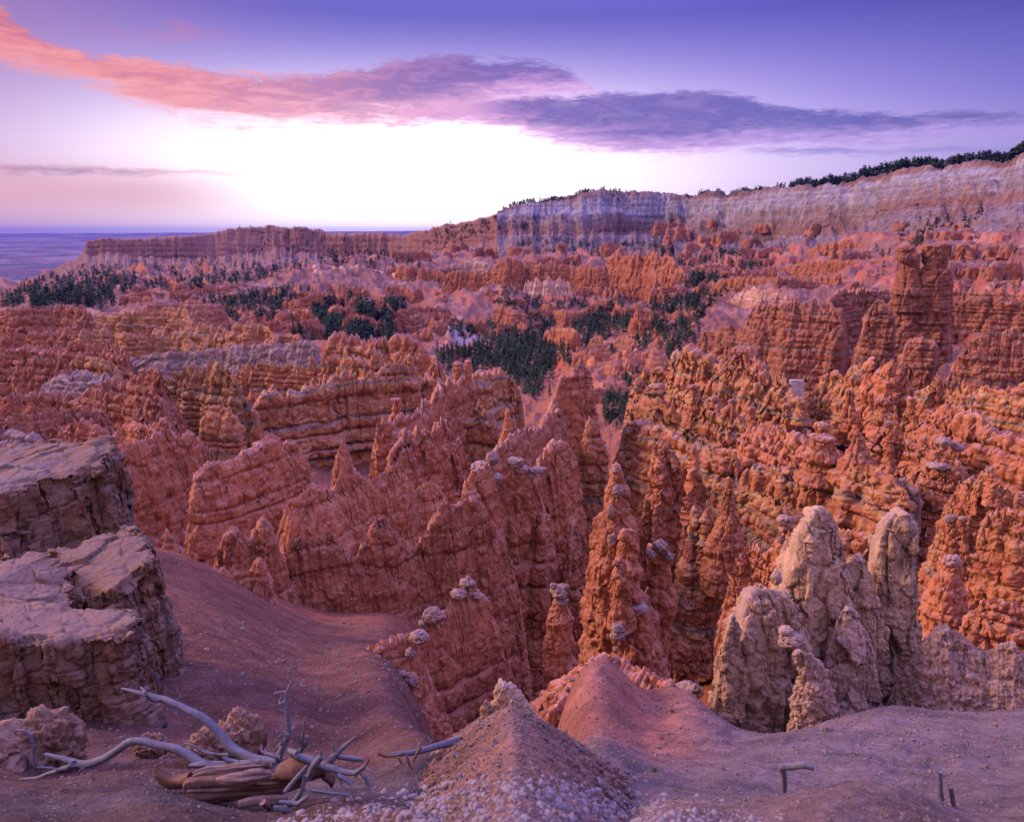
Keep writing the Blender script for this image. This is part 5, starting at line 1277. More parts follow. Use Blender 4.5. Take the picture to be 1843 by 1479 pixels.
o = hood('red hoodoo with a pale square cap right of the cream spires', [(1000, 1702, 1722), (1012, 1698, 1728), (1026, 1700, 1728), (1040, 1680, 1735), (1080, 1660, 1742), (1150, 1650, 1746), (1230, 1645, 1755)], 36, 'red_near', caps=((1714, 1010, 34, 26),), strat=3, thick=40)
o = hood('left one of two short pillars with grey caps near the right', [(930, 1704, 1718), (942, 1702, 1722), (970, 1700, 1722), (1010, 1690, 1730), (1060, 1680, 1735)], 46, 'red_near', caps=((1711, 934, 22, 18),))
o = hood('right one of two short pillars with grey caps near the right', [(932, 1727, 1738), (945, 1727, 1740), (975, 1727, 1742), (1010, 1722, 1750), (1060, 1715, 1760)], 45.5, 'red_near', caps=((1733, 934, 18, 14),))

# ------------------------------------------------------------------ near red fins
NR = dict(rib=1.0, fz=0.15, facet=2.8, facetL=26, joint=1.2, flute=6, fluteL=14, strat=4, thick=60, lump=4, lumpL=60, grain=1.7, crack=5, jag=3.5, jagL=9, fine=2.6, w=9, flare=0.26, meander=6, butt=0.12, buttL=60)


def near(label, crest, base, mat='red_near', group=None, name='rock_fin', cat='rock fin', **kw):
    k = dict(NR); k.update(kw)
    return make_fin(name, label, cat, crest, base, mat, group, **k)


near('dark red fluted fin behind the upper pale block on the left', [(190, 868, 66), (205, 815, 66), (218, 795, 67), (250, 790, 68), (275, 783, 69), (300, 768, 71), (320, 790, 72), (345, 772, 73), (362, 800, 74), (378, 805, 75), (392, 830, 75)], 985, 'red_mid', flute=7.5, fluteL=13)
near('broad red fluted fin with a jagged twin peaked crest on the left', [(335, 950, 58), (345, 900, 58), (352, 852, 58.5), (362, 838, 59), (385, 828, 60), (405, 830, 61), (430, 820, 62), (455, 800, 64), (475, 785, 65), (490, 776, 66), (505, 805, 67), (518, 785, 68), (532, 795, 68), (548, 825, 69), (556, 850, 69)], 985, 'red_mid', flute=8, fluteL=13)
near('thin sharp red spire between the twin peaked fin and the central fin', [(602, 850, 72), (606, 815, 72), (613, 792, 72), (622, 800, 72), (634, 830, 72)], 900, 'red_mid', w=8, flare=0.16, flute=4, fluteL=9)
near('red crest with small teeth behind the foremost fin', [(500, 945, 50), (510, 905, 50), (535, 890, 50.5), (560, 872, 51), (578, 868, 52), (596, 880, 53), (612, 845, 54), (626, 825, 54.5), (642, 850, 55), (660, 860, 55.5), (690, 850, 56), (715, 828, 57), (728, 838, 57), (742, 880, 57.5), (775, 862, 58), (790, 872, 58), (805, 890, 58)], 1020, 'red_mid', flute=5, fluteL=13, w=14, flare=0.26)
near('foremost red fin with three peaks above the pink slope', [(505, 1000, 36), (515, 972, 36), (545, 966, 36.3), (570, 968, 36.6), (596, 952, 37), (615, 975, 37.3), (640, 1008, 37.6), (655, 968, 38), (672, 932, 38.3), (690, 926, 38.6), (708, 950, 39), (728, 985, 39.4), (750, 985, 39.8), (775, 945, 40.2), (792, 905, 40.6), (805, 903, 40.9), (822, 910, 41.2),
      (848, 892, 41.6), (868, 905, 42), (890, 945, 42.4), (915, 985, 42.8), (930, 1030, 43.2)], [(505, 1060), (600, 1110), (800, 1190), (930, 1250)], flute=4, fluteL=13, strat=5, thick=75, w=15, flare=0.17, jag=5)
near('low pointed red fin at the left end of the foremost fin', [(385, 1000, 34), (402, 965, 34), (420, 946, 34.2), (436, 960, 34.4), (452, 972, 34.6), (466, 940, 35), (476, 926, 35), (490, 950, 35), (505, 990, 35)], 1055, w=10, flare=0.26)
near('small red fin with a blunt head on the pink slope', [(375, 1022, 28), (400, 1018, 28), (425, 1022, 28), (448, 1030, 28), (458, 1008, 28), (470, 1005, 28), (482, 1025, 28), (490, 1055, 28)], 1100, w=9, flare=0.20, jag=4)
near('small pointed red tooth beside the pale block on the left', [(292, 985, 45), (300, 946, 45), (312, 962, 45), (330, 985, 45)], 1000, w=6)
o = near('red buttress with grey crusted knobs above the slot on the left side', [(745, 1150, 25), (772, 1122, 25.4), (792, 1112, 25.8), (806, 1090, 26.2), (820, 1066, 26.6), (842, 1052, 27), (858, 1058, 27.3), (872, 1068, 27.6), (888, 1100, 28), (900, 1160, 28.4)], [(745, 1300), (830, 1330), (900, 1290)], flute=3, strat=6, thick=70, w=20, flare=0.16, jag=4)
for px, py, w, h, dd in ((780, 1108, 46, 34, 25.3), (764, 1122, 26, 16, 25.2), (842, 1050, 34, 26, 26.8), (826, 1068, 36, 20, 26.4), (858, 1072, 26, 14, 27)):
    cap(o, px, py, dd, w, h)
o = near('rounded red bluff with crusted overhangs at the foot of the pink slope', [(640, 1172, 20.5), (680, 1152, 20.5), (715, 1140, 20.7), (738, 1136, 20.9), (752, 1150, 21), (765, 1190, 21), (778, 1230, 21), (800, 1270, 21)], [(640, 1250), (740, 1330), (810, 1340)], flute=2.5, strat=4, thick=60, w=26, flare=0.26, jag=3, fine=1.5)
for px, py, w, h, dd in ((755, 1146, 44, 26, 20.4), (740, 1175, 26, 22, 20.2), (738, 1226, 40, 42, 19.6), (725, 1212, 18, 14, 19.4)):
    cap(o, px, py, dd, w, h)
# the great spire in the slot
SPD = dict(rag=0.5, facet=6, facetL=26, joint=2, lump=7, lumpL=70, flute=6, fluteL=20, strat=2.5, thick=50, grain=2.0)
o = make_spire('rock_spire', 'great tapering red spire standing in the slot at the centre', 'rock spire', [(828, 1106, 1112), (836, 1100, 1118), (862, 1098, 1122), (870, 1090, 1132), (905, 1083, 1136), (940, 1072, 1148), (1000, 1060, 1150), (1060, 1047, 1160), (1100, 1042, 1185), (1150, 1036, 1200), (1200, 1030, 1208), (1290, 1020, 1215)], 31.5, 'red_near', None, depth=1.0, **SPD)
for px, py, w, h, dd in ((1110, 846, 20, 20, 31.3), (1113, 884, 26, 30, 31.1), (1099, 922, 18, 30, 30.9), (1102, 972, 18, 30, 30.4)):
    cap(o, px, py, dd, w, h)
o2 = link('shoulder', spire_mesh([(950, 1122, 1136), (958, 1116, 1142), (990, 1110, 1150), (1030, 1102, 1154), (1080, 1098, 1160), (1110, 1100, 1172), (1180, 1090, 1180)], 30.0, depth=0.8, **SPD), MAT['red_near'], o)
o3 = link('shoulder', spire_mesh([(1004, 1110, 1124), (1012, 1102, 1134), (1040, 1098, 1140), (1080, 1098, 1142), (1130, 1092, 1150)], 29.3, depth=0.8, **SPD), MAT['red_near'], o)
for px, py, w, h, dd in ((1150, 1095, 44, 26, 29.6), (1112, 1130, 30, 20, 28.6), (1112, 1143, 34, 22, 28.5), (1108, 1168, 12, 14, 28.4)):
    cap(o, px, py, dd, w, h)
o = make_spire('rock_spire', 'lesser spire with a crusted head leaning on the great spire from the right', 'rock spire', [(970, 1184, 1190), (980, 1170, 1204), (1000, 1164, 1212), (1012, 1166, 1208), (1040, 1160, 1212), (1080, 1158, 1221), (1120, 1160, 1216), (1160, 1160, 1206), (1260, 1160, 1206)], 32.5, 'red_near', None, depth=0.9, **SPD)
for px, py, w, h, dd in ((1188, 984, 36, 24, 31.9), (1172, 998, 24, 26, 31.8), (1206, 1004, 20, 20, 32)):
    cap(o, px, py, dd, w, h)
o = make_spire('rock_spire', 'small slender red spire with a crusted square head left of the great spire', 'rock spire', [(1050, 990, 1024), (1060, 989, 1026), (1080, 992, 1026), (1092, 986, 1026), (1120, 982, 1032), (1150, 976, 1036), (1190, 970, 1036), (1230, 964, 1040), (1330, 950, 1050)], 26, 'red_near', None, depth=0.9, lump=6, lumpL=40, flute=4, fluteL=16, strat=2, thick=40, grain=1.6)
for px, py, w, h in ((1006, 1066, 34, 26), (996, 1054, 14, 14), (1020, 1056, 12, 18), (1010, 1082, 30, 16)):
    cap(o, px, py, 25.8, w, h)
o = near('low crusted lip of red rock below the great spire', [(1000, 1275, 18.5), (1022, 1240, 20), (1045, 1200, 22.5), (1068, 1190, 23.5), (1095, 1186, 24)], 1300, w=9, flare=0.3, jag=4)
cap(o, 1030, 1222, 20.6, 16, 12); cap(o, 1022, 1240, 19.8, 12, 10)
cap(tag(link('boulder', blob_mesh(P(1240, 1243, 20.5), (0.38, 0.32, 0.26), nseed(), 0.5), MAT['crust']), 'crusted grey boulder on the rim of the slot below the pale twin spires', 'boulder'), 1252, 1238, 20.3, 22, 20)

near('crumbly low red lip along the rim of the slot below the great spire', [(1040, 1216, 20.4), (1052, 1198, 21.0), (1072, 1186, 21.6), (1098, 1174, 22.2), (1122, 1184, 22.0), (1152, 1204, 21.4), (1185, 1222, 20.8), (1215, 1236, 20.4)], 1310, 'red_near', w=16, flare=0.75, jag=5, jagL=13, facet=7, lump=7)

# ------------------------------------------------------------------ pale spires on the right
CR = dict(rag=0.35, lump=8, lumpL=60, flute=4, fluteL=26, strat=0.0, thick=60, grain=2.6, crack=5)
CF = dict(rib=1.0, facet=11, facetL=46, joint=3, lump=6, lumpL=60, flute=3, fluteL=24, strat=1.0, thick=60, grain=3.0, crack=10, jag=4, jagL=18, fine=1.6, meander=7, butt=0.15, sharp=0.6)
make_fin('rock_fin', 'tallest pale cream fin with a rounded top and a low finger beside it', 'rock fin', [(1394, 1120, 19.9), (1408, 1078, 20), (1416, 1030, 20), (1424, 990, 20.1), (1436, 950, 20.1), (1448, 925, 20.2), (1462, 914, 20.2), (1480, 911, 20.3), (1498, 920, 20.3), (1508, 940, 20.4), (1516, 975, 20.4), (1524, 1015, 20.5),
      (1530, 1042, 20.5), (1536, 1005, 20.5), (1546, 990, 20.6), (1557, 1000, 20.6), (1564, 1040, 20.6), (1570, 1090, 20.7)], 1300, 'cream', w=34, hs=24, flare=0.08, **CF)
make_fin('rock_fin', 'pale fin with a rounded top and sheer right side behind the tallest cream fin', 'rock fin', [(1556, 1060, 21.4), (1566, 1010, 21.4), (1576, 970, 21.4), (1586, 935, 21.5), (1600, 919, 21.5), (1618, 917, 21.5), (1630, 930, 21.6), (1636, 960, 21.6), (1640, 1020, 21.6), (1640, 1090, 21.6)], 1320, 'cream', w=30, hs=24, flare=0.08, **CF)
make_fin('rock_fin', 'grey cream pointed slab leaning before the tall pale fins', 'rock fin', [(1478, 1190, 19.2), (1496, 1140, 19.2), (1512, 1102, 19.2), (1530, 1090, 19.2), (1546, 1102, 19.3), (1562, 1140, 19.3), (1576, 1190, 19.4)], 1290, 'cream_grey', w=16, flare=0.22, **CF)
make_fin('rock_fin', 'broad pale foot that carries the cream fins on the right slope', 'rock fin', [(1330, 1225, 19.0), (1380, 1180, 19.4), (1440, 1150, 19.8), (1500, 1165, 20.2), (1560, 1150, 20.6), (1610, 1170, 20.9), (1640, 1210, 21)], 1320, 'cream', w=44, hs=40, flare=0.16, **CF)
o = make_fin('rock_fin', 'broad stepped cream wall with a small round knob left of the tallest cream fin', 'rock fin', [(1320, 1150, 18.6), (1332, 1105, 18.6), (1346, 1078, 18.7), (1358, 1062, 18.8), (1385, 1060, 19), (1410, 1064, 19.2), (1426, 1090, 19.3), (1440, 1130, 19.3)], 1330, 'cream', w=38, hs=22, flare=0.07, **CF)
cap(o, 1397, 1040, 19.2, 24, 32, 'cream_grey'); cap(o, 1370, 1054, 18.6, 10, 10, 'cream_grey'); cap(o, 1415, 1134, 17.0, 34, 18, 'cream_grey'); cap(o, 1424, 1152, 16.9, 60, 28, 'cream_grey')
make_fin('rock_fin', 'thin upright pale flake at the left end of the cream fins', 'rock fin', [(1296, 1200, 18.1), (1304, 1150, 18.1), (1313, 1110, 18.1), (1322, 1106, 18.15), (1330, 1130, 18.2), (1334, 1180, 18.2)], 1320, 'cream', w=9, hs=12, flare=0.07, **CF)
make_spire('rock_spire', 'crusted purple grey crag at the front of the cream spires', 'rock spire', [(1170, 1432, 1450), (1178, 1428, 1466), (1200, 1432, 1490), (1230, 1428, 1500), (1260, 1420, 1510), (1320, 1400, 1520)], 17.2, 'cream_grey', None, depth=0.6, lump=8, lumpL=34, flute=5, fluteL=18, strat=2, thick=30, grain=2.6)
make_fin('rock_fin', 'pale pitted rock mound with a sharp left peak at the right edge', 'rock mound', [(1640, 1180, 19.2), (1662, 1150, 19.1), (1682, 1128, 19), (1700, 1122, 19), (1712, 1132, 18.9), (1735, 1140, 18.8), (1755, 1160, 18.7), (1780, 1168, 18.6), (1805, 1158, 18.5), (1825, 1154, 18.4), (1850, 1180, 18.3), (1920, 1190, 18.2)], 1290, 'cream_grey', w=24, flare=0.34, jag=4, jagL=24, fine=1.5, lump=9, lumpL=50, flute=3, fluteL=30, strat=0, grain=2.6, opend='b')

# ------------------------------------------------------------------ pale blocks on the left
BL = dict(facet=14, facetL=58, joint=5, lump=8, lumpL=80, flute=5, fluteL=40, strat=3, thick=60, grain=3.2, crack=10)
make_block('rock_block', 'flat topped pale grey block with fluted side at the left edge, upper of two', 'rock block', [(-160, 880, 24), (-160, 812, 27.5), (-20, 812, 27.5), (50, 797, 27.5), (110, 791, 27), (150, 794, 26.5), (188, 790, 26.5), (196, 806, 25.6), (190, 836, 24.6), (150, 846, 24.4), (110, 850, 24), (70, 862, 23.4), (40, 880, 22.8), (-40, 890, 22.4)], 1040, 'cream_block', flare=0.12, dome=4, **BL)
make_block('rock_block', 'cracked pale block with a sheer right face at the left edge', 'rock block', [(92, 990, 13.4), (120, 978, 13.6), (160, 964, 13.8), (205, 954, 14), (232, 949, 14), (258, 956, 13.8), (274, 972, 13.4), (280, 1000, 12.8), (262, 1026, 12.4), (246, 1056, 12), (220, 1064, 11.8), (180, 1072, 11.7), (140, 1070, 11.9), (112, 1040, 12.4)], 1330, 'cream_block', flare=0.08, dome=6, **BL)
make_block('rock_block', 'low pale block with an undercut dark front at the left edge', 'rock block', [(-260, 1010, 12.4), (0, 1000, 12.4), (60, 990, 12.6), (98, 990, 12.6), (108, 1040, 12.0), (120, 1090, 11.2), (160, 1108, 10.8), (200, 1108, 10.6), (236, 1106, 10.4), (240, 1124, 10.0), (215, 1145, 9.7), (160, 1150, 9.5), (60, 1150, 9.4), (-80, 1140, 9.4), (-260, 1130, 9.6)], 1350, 'cream_block', flare=0.02, dome=3, under=0.07, **BL)

def boulder(label, px, py, d, w, h, depth=0.8, mat='boulder'):
    s = d / F_PX
    return tag(link('boulder', blob_mesh(P(px, py, d), (w / 2 * s, w / 2 * s * depth, h / 2 * s), nseed(), 0.40, 90, 140), MAT[mat]), label, 'boulder')
boulder('squat cracked boulder half buried at the lower left, ochre coloured', 90, 1345, 7.2, 130, 150)
boulder('wide low sandy boulder at the left edge below the undercut block', -5, 1362, 7.0, 170, 120)
boulder('cracked upright boulder behind the dead tree branches', 434, 1335, 7.6, 84, 120)
boulder('smaller rough boulder left of the cracked upright boulder', 376, 1350, 7.2, 80, 88)
boulder('low flat ochre stone behind the long arched branch', 272, 1342, 7.6, 56, 50)

# ------------------------------------------------------------------ the rounded spur in front of the camera (ground)
rg = make_fin('ridge', None, None, [(921, 1720, 1.45), (921, 1560, 1.9), (921, 1490, 2.5), (922, 1420, 3.3), (924, 1360, 4.5), (922, 1310, 5.8), (918, 1272, 7.2), (912, 1262, 8.0)], 1620, 'spur_earth', w=60, flare=1.15, hs=70, jag=0, fine=0.4, meander=3, butt=0.15, buttL=80, opend='a',
              lump=9, lumpL=50, flute=0, strat=0, grain=4.0, crack=0, sharp=0.55)
rg['kind'] = 'structure'
make_spire('rock_outcrop', 'pale crumbly rock knob at the tip of the rounded spur in front', 'rock outcrop', [(1227, 896, 918), (1233, 890, 930), (1248, 886, 944), (1264, 882, 954), (1286, 870, 966), (1340, 846, 996)], 7.5, 'cream', None, depth=0.9, lump=6, lumpL=30, flute=4, fluteL=14, strat=2, thick=20, grain=2.4)
boulder('small crumbly rock on the left flank of the rounded spur', 876, 1282, 7.4, 26, 44, 0.8, 'cream')

# ------------------------------------------------------------------ dead tree: stump log with roots and branches
def pth(pts, d0, d1=None):
    d1 = d1 or d0; n = len(pts)
    return [(P(x, y, d0 + (d1 - d0) * i / max(1, n - 1)), r * (d0 + (d1 - d0) * i / max(1, n - 1)) / F_PX) for i, (x, y, r) in enumerate(pts)]


dt = bpy.data.objects.new('dead_tree', None); scene.collection.objects.link(dt)
tag(dt, 'uprooted weathered dead tree with a broken log and tangled bare roots at lower left', 'dead tree')


def limb(name, pts, d0, d1=None, mat='wood_grey', rough=0.12, seg=12, fib=0.06):
    return link(name, tube_mesh([pth(q, d0, d1) for q in pts], seg, nseed(), rough, fib=fib), MAT[mat], dt)


limb('log', [[(338, 1426, 14), (346, 1421, 22), (380, 1417, 25), (420, 1414, 24), (460, 1409, 23), (505, 1402, 20), (545, 1393, 15)]], 5.0, 5.15, 'wood_brown', 0.25, 64, 0.28)
limb('splinter', [[(348, 1398, 7), (376, 1388, 10), (420, 1384, 11), (456, 1380, 9), (486, 1376, 5)]], 5.1, 5.2, 'wood_log', 0.35, 40, 0.3)
limb('splinter', [[(388, 1402, 4), (410, 1398, 11), (440, 1396, 13), (470, 1394, 10), (490, 1392, 3)]], 4.92, 4.98, 'wood_log', 0.35, 40, 0.3)
limb('splinter', [[(340, 1378, 4), (366, 1374, 6), (398, 1376, 6), (430, 1374, 6), (470, 1368, 4)], [(366, 1410, 2), (372, 1400, 5), (386, 1386, 3)], [(400, 1362, 2), (412, 1368, 4), (428, 1372, 5)]], 5.2, 5.2, 'wood_grey', 0.3, 24, 0.2)
limb('root', [[(425, 1446, 8), (450, 1441, 10), (490, 1438, 10), (518, 1436, 8)], [(470, 1440, 8), (485, 1450, 7), (495, 1468, 5)]], 4.8, 4.9, 'wood_log', 0.2, 16)
limb('root', [[(278, 1378, 4), (286, 1396, 9), (304, 1408, 11), (326, 1405, 12), (345, 1398, 14)]], 5.3, 5.2, 'wood_brown', 0.25, 16)
limb('branch', [[(500, 1378, 10), (460, 1368, 10), (430, 1355, 9.5), (400, 1325, 8.5), (365, 1292, 8), (325, 1270, 7), (290, 1256, 5.5), (245, 1243, 3.5), (215, 1238, 2.2)], [(262, 1248, 3), (272, 1260, 3), (302, 1262, 2.6)], [(262, 1246, 2), (254, 1236, 1.4)], [(355, 1286, 2), (354, 1276, 1.0)]], 5.5, 6.2)
limb('branch', [[(375, 1382, 12), (350, 1366, 10), (325, 1352, 9), (290, 1340, 8.5), (238, 1334, 8.2), (215, 1348, 8), (185, 1366, 8), (150, 1378, 8.5), (128, 1372, 7.5), (100, 1362, 5), (76, 1357, 3.5)], [(135, 1375, 6), (100, 1388, 4.5), (70, 1398, 3.2), (35, 1402, 2)], [(148, 1380, 3), (142, 1392, 1.5)]], 5.3, 5.7)
limb('branch', [[(412, 1358, 3), (380, 1356, 3.2), (362, 1350, 3), (345, 1340, 2.4), (328, 1336, 1.6)]], 5.6, 5.7)
limb('branch', [[(497, 1374, 7), (506, 1350, 6.5), (516, 1328, 6), (520, 1310, 5), (518, 1285, 4.4), (514, 1262, 3.6), (515, 1245, 3), (524, 1230, 2.2), (528, 1216, 1.4)], [(516, 1244, 2), (504, 1245, 1.8), (492, 1248, 1.2)], [(514, 1262, 2), (502, 1266, 1.8), (508, 1248, 1.2)], [(516, 1325, 4), (530, 1307, 2.6)], [(508, 1335, 3.6), (498, 1346, 2.6), (494, 1352, 1.6)], [(508, 1320, 2), (500, 1328, 1.4)]], 5.35, 5.5)
limb('root', [[(536, 1368, 6), (543, 1345, 4.5), (546, 1320, 2.6), (549, 1290, 1.4)], [(541, 1342, 3), (536, 1322, 1.2)], [(548, 1345, 3), (556, 1326, 1.4)]], 5.25, 5.2)
limb('root', [[(472, 1338, 1.5), (470, 1350, 3), (482, 1357, 3.6), (505, 1362, 4)]], 5.4, 5.3)
limb('root', [[(580, 1378, 8), (595, 1365, 8), (612, 1350, 6), (628, 1336, 4), (642, 1323, 1.6)], [(605, 1356, 4), (598, 1340, 1.8)], [(575, 1362, 4), (578, 1350, 1.4)]], 5.0, 5.0)
limb('root', [[(554, 1398, 7), (562, 1380, 7.5), (572, 1368, 7), (580, 1360, 4)]], 4.85, 4.8)
limb('root', [[(585, 1380, 7), (615, 1388, 6), (640, 1392, 5.2), (652, 1384, 4.2), (660, 1374, 3), (664, 1364, 1.4)], [(650, 1392, 4.4), (661, 1404, 4), (666, 1425, 3)], [(655, 1378, 2.4), (668, 1386, 2), (674, 1400, 1.2)]], 4.9, 4.8)
limb('root', [[(600, 1358, 5), (625, 1364, 5.5), (655, 1366, 5)]], 5.15, 5.15)
limb('root', [[(525, 1358, 6), (548, 1365, 7), (575, 1374, 8), (600, 1384, 7)], [(520, 1350, 5), (535, 1356, 5)]], 5.1, 5.0, 'wood_grey', 0.2)
limb('root', [[(512, 1425, 5), (528, 1408, 5.5), (542, 1390, 5), (552, 1376, 2.5)], [(514, 1455, 6), (532, 1440, 5.5), (545, 1418, 5), (550, 1395, 3.5)]], 4.7, 4.75)
limb('root', [[(560, 1422, 3), (585, 1425, 3), (605, 1427, 3), (632, 1432, 1.6)], [(622, 1430, 2), (636, 1440, 1.2)]], 4.75, 4.7)
limb('root', [[(492, 1452, 5), (512, 1456, 6), (528, 1462, 5), (542, 1464, 2)], [(500, 1442, 4), (535, 1446, 5), (556, 1432, 3)]], 4.65, 4.65)
limb('root', [[(606, 1395, 5), (620, 1402, 4.5), (634, 1412, 3)], [(610, 1398, 3), (616, 1416, 1.5)]], 4.85, 4.8)
limb('stump_core', [[(500, 1392, 16), (535, 1386, 22), (565, 1382, 20), (590, 1380, 13)], [(585, 1392, 9), (598, 1404, 8), (597, 1414, 4)]], 5.1, 5.1, 'wood_brown', 0.35, 20)

bl = tag(link('fallen_log', tube_mesh([pth([(700, 1357, 4), (740, 1354, 5.5), (775, 1347, 7.5), (800, 1340, 8), (828, 1331, 9)], 6.4, 7.0)], 14, nseed(), 0.18), MAT['wood_grey']), 'pale broken fallen log lying against the left flank of the spur', 'fallen log')
link('root', tube_mesh([pth([(680, 1356, 3), (695, 1360, 4), (712, 1360, 3), (728, 1354, 2)], 6.3), pth([(758, 1345, 3), (750, 1356, 3), (744, 1370, 2.4)], 6.3), pth([(732, 1358, 2), (736, 1376, 2), (744, 1384, 1.4)], 6.2), pth([(716, 1362, 2), (724, 1372, 2), (712, 1380, 1)], 6.2)], 10, nseed()), MAT['wood_brown'], bl)
tag(link('dead_twig', tube_mesh([pth([(24, 1313, 2), (45, 1314, 3), (56, 1326, 3.4), (61, 1345, 3.4), (63, 1375, 3.4), (62, 1395, 3)], 5.4), pth([(34, 1350, 2), (44, 1366, 2.6), (46, 1382, 2.4), (40, 1390, 1.5)], 5.4), pth([(60, 1380, 2.6), (82, 1381, 2.4), (104, 1383, 1.4)], 5.4)], 10, nseed()), MAT['wood_grey']), 'small curved dead twigs stuck in the ground at the far left', 'dead branch')
tag(link('dead_sapling', tube_mesh([pth([(292, 1256, 6), (286, 1238, 5.4), (276, 1215, 4.6), (264, 1200, 4), (250, 1190, 2.6), (239, 1182, 1.6)], 8.6), pth([(264, 1200, 3), (266, 1180, 2.8), (262, 1164, 2.2), (252, 1146, 1.8), (243, 1134, 1)], 8.6), pth([(290, 1240, 2), (297, 1236, 1)], 8.6)], 10, nseed()), MAT['wood_dark']), 'dark forked dead sapling in front of the cracked pale block', 'dead sapling')
tag(link('bent_branch', tube_mesh([pth([(1411, 1424, 5.5), (1411, 1405, 6), (1409, 1390, 6), (1404, 1379, 6), (1418, 1381, 6.5), (1434, 1380, 6), (1446, 1374, 7), (1458, 1378, 5), (1468, 1384, 3)], 5.0, 4.8)], 12, nseed(), 0.2), MAT['wood_grey']), 'grey bent branch standing like a hook on the right mound', 'dead branch')
for lab, x, y0, y1, r in (('taller of two short grey stakes in the right mound', 1693, 1388, 1440, 5.5), ('shorter of two short grey stakes in the right mound', 1713, 1417, 1448, 5)):
    tag(link('wooden_stake', tube_mesh([pth([(x - 2, y0, r * 0.9), (x, (y0 + y1) / 2, r), (x + 2, y1, r)], 4.6)], 12, nseed(), 0.15), MAT['wood_grey']), lab, 'stake')

# ------------------------------------------------------------------ trees, shrubs and loose stones
bpy.context.view_layer.update()
DG = bpy.context.evaluated_depsgraph_get()
rnd = random.Random(11)


def cast(px, py):
    d = Vector(P(px, py, 1.0)).normalized()
    ok, loc, nor, idx, ob, _ = scene.ray_cast(DG, Vector((0, 0, 0)), d)
    return (loc, nor, ob) if ok else None


def conifer(seed, n=150, bushy=0.0, leaf=1.0):
    """unit height pine: (trunk verts, faces), (crown verts, tris)"""
    r = np.random.default_rng(seed)
    k = 6; th = np.linspace(0, 2 * math.pi, k, endpoint=False)
    tv = np.concatenate([np.stack([np.cos(th) * 0.022, np.sin(th) * 0.022, 0 * th - 0.04], -1), np.stack([np.cos(th) * 0.006, np.sin(th) * 0.006, 0 * th + 0.93], -1)])
    tf = grid_faces(2, k, True)
    V = []
    lean = r.normal(0, 0.015, 2)
    for i in range(n):
        t = r.uniform(0, 1) ** 0.8
        z = 0.10 + 0.90 * t
        env = (0.17 + 0.10 * bushy) * (1 - t) ** (0.75 - 0.3 * bushy) * (0.75 + 0.5 * noise1(t * 9 + seed * 3.1)) + 0.012
        a = r.uniform(0, 2 * math.pi); q = env * r.uniform(0.35, 1.0)
        c = np.array([math.cos(a) * q, math.sin(a) * q, z - q * 0.35])
        o = np.array([math.cos(a), math.sin(a), -0.35 + r.normal(0, 0.25)]); s = np.array([-math.sin(a), math.cos(a), r.normal(0, 0.3)])
        L = leaf * r.uniform(0.035, 0.075) * (1.25 - 0.6 * t); Wd = L * r.uniform(0.45, 0.8)
        c[:2] += lean * z
        V += [c - o * L * 0.6 - s * Wd * 0.3, c + s * Wd, c + o * L, c - s * Wd]
    V = np.array(V); F = np.arange(len(V)).reshape(-1, 4)
    return tv, tf, V, F


KIN = [conifer(s, 170, b, 1.15) for s, b in ((1, 0), (2, 0.3), (3, 0.8), (4, 0.1), (5, 0.55))]
LOW = [conifer(s + 20, 40, b, 2.2) for s, b in ((1, 0), (2, 0.4), (3, 0.9), (4, 0.2))]
TM = [mesh_from('trunk', k[0], [k[1]]) for k in KIN]
CM = [mesh_from('crown', k[2], [k[3]], False) for k in KIN]
FM = []
for k in KIN:
    me = mesh_from('pine', np.concatenate([k[2], k[0]]), [np.concatenate([k[3], k[1] + len(k[2])])], False)
    me.materials.append(MAT['needles']); FM.append(me)
for me in TM:
    me.materials.append(MAT['bark'])
for me in CM:
    me.materials.append(MAT['needles'])

CAND = []     # (apparent size, loc, height, label, group)


def grove(n, poly, hm, label, group, slope=0.35, clump=0.0, dmin=330):
    """n trees of height hm metres scattered over a region of the picture, each standing where the terrain is"""
    a = np.array(poly, float); x0, x1, y0, y1 = a[:, 0].min(), a[:, 0].max(), a[:, 1].min(), a[:, 1].max()
    got = tries = 0
    while got < n and tries < n * 14:
        tries += 1
        x, y = rnd.uniform(x0, x1), rnd.uniform(y0, y1)
        ins = False; j = len(a) - 1
        for i in range(len(a)):
            if (a[i, 1] > y) != (a[j, 1] > y) and x < (a[j, 0] - a[i, 0]) * (y - a[i, 1]) / (a[j, 1] - a[i, 1]) + a[i, 0]:
                ins = not ins
            j = i
        if not ins:
            continue
        if clump and noise1(np.array([x / 17.0 + 5.0 * noise1(np.array([y / 11.0]))[0]]), 3)[0] + noise1(np.array([y / 9.0]), 5)[0] < clump - 0.6:
            continue
        h = cast(x + rnd.gauss(0, 9), y + rnd.gauss(0, 4))
        if h is None or abs(h[1].z) < slope or h[0].y < dmin or h[2].name.split('.')[0] not in ('ground', 'hills', 'cliff'):
            continue
        H = 0.82 * min(hm, 0.020 * h[0].y) * rnd.uniform(0.55, 1.25)
        CAND.append((H / h[0].y, h[0], H, label, group)); got += 1


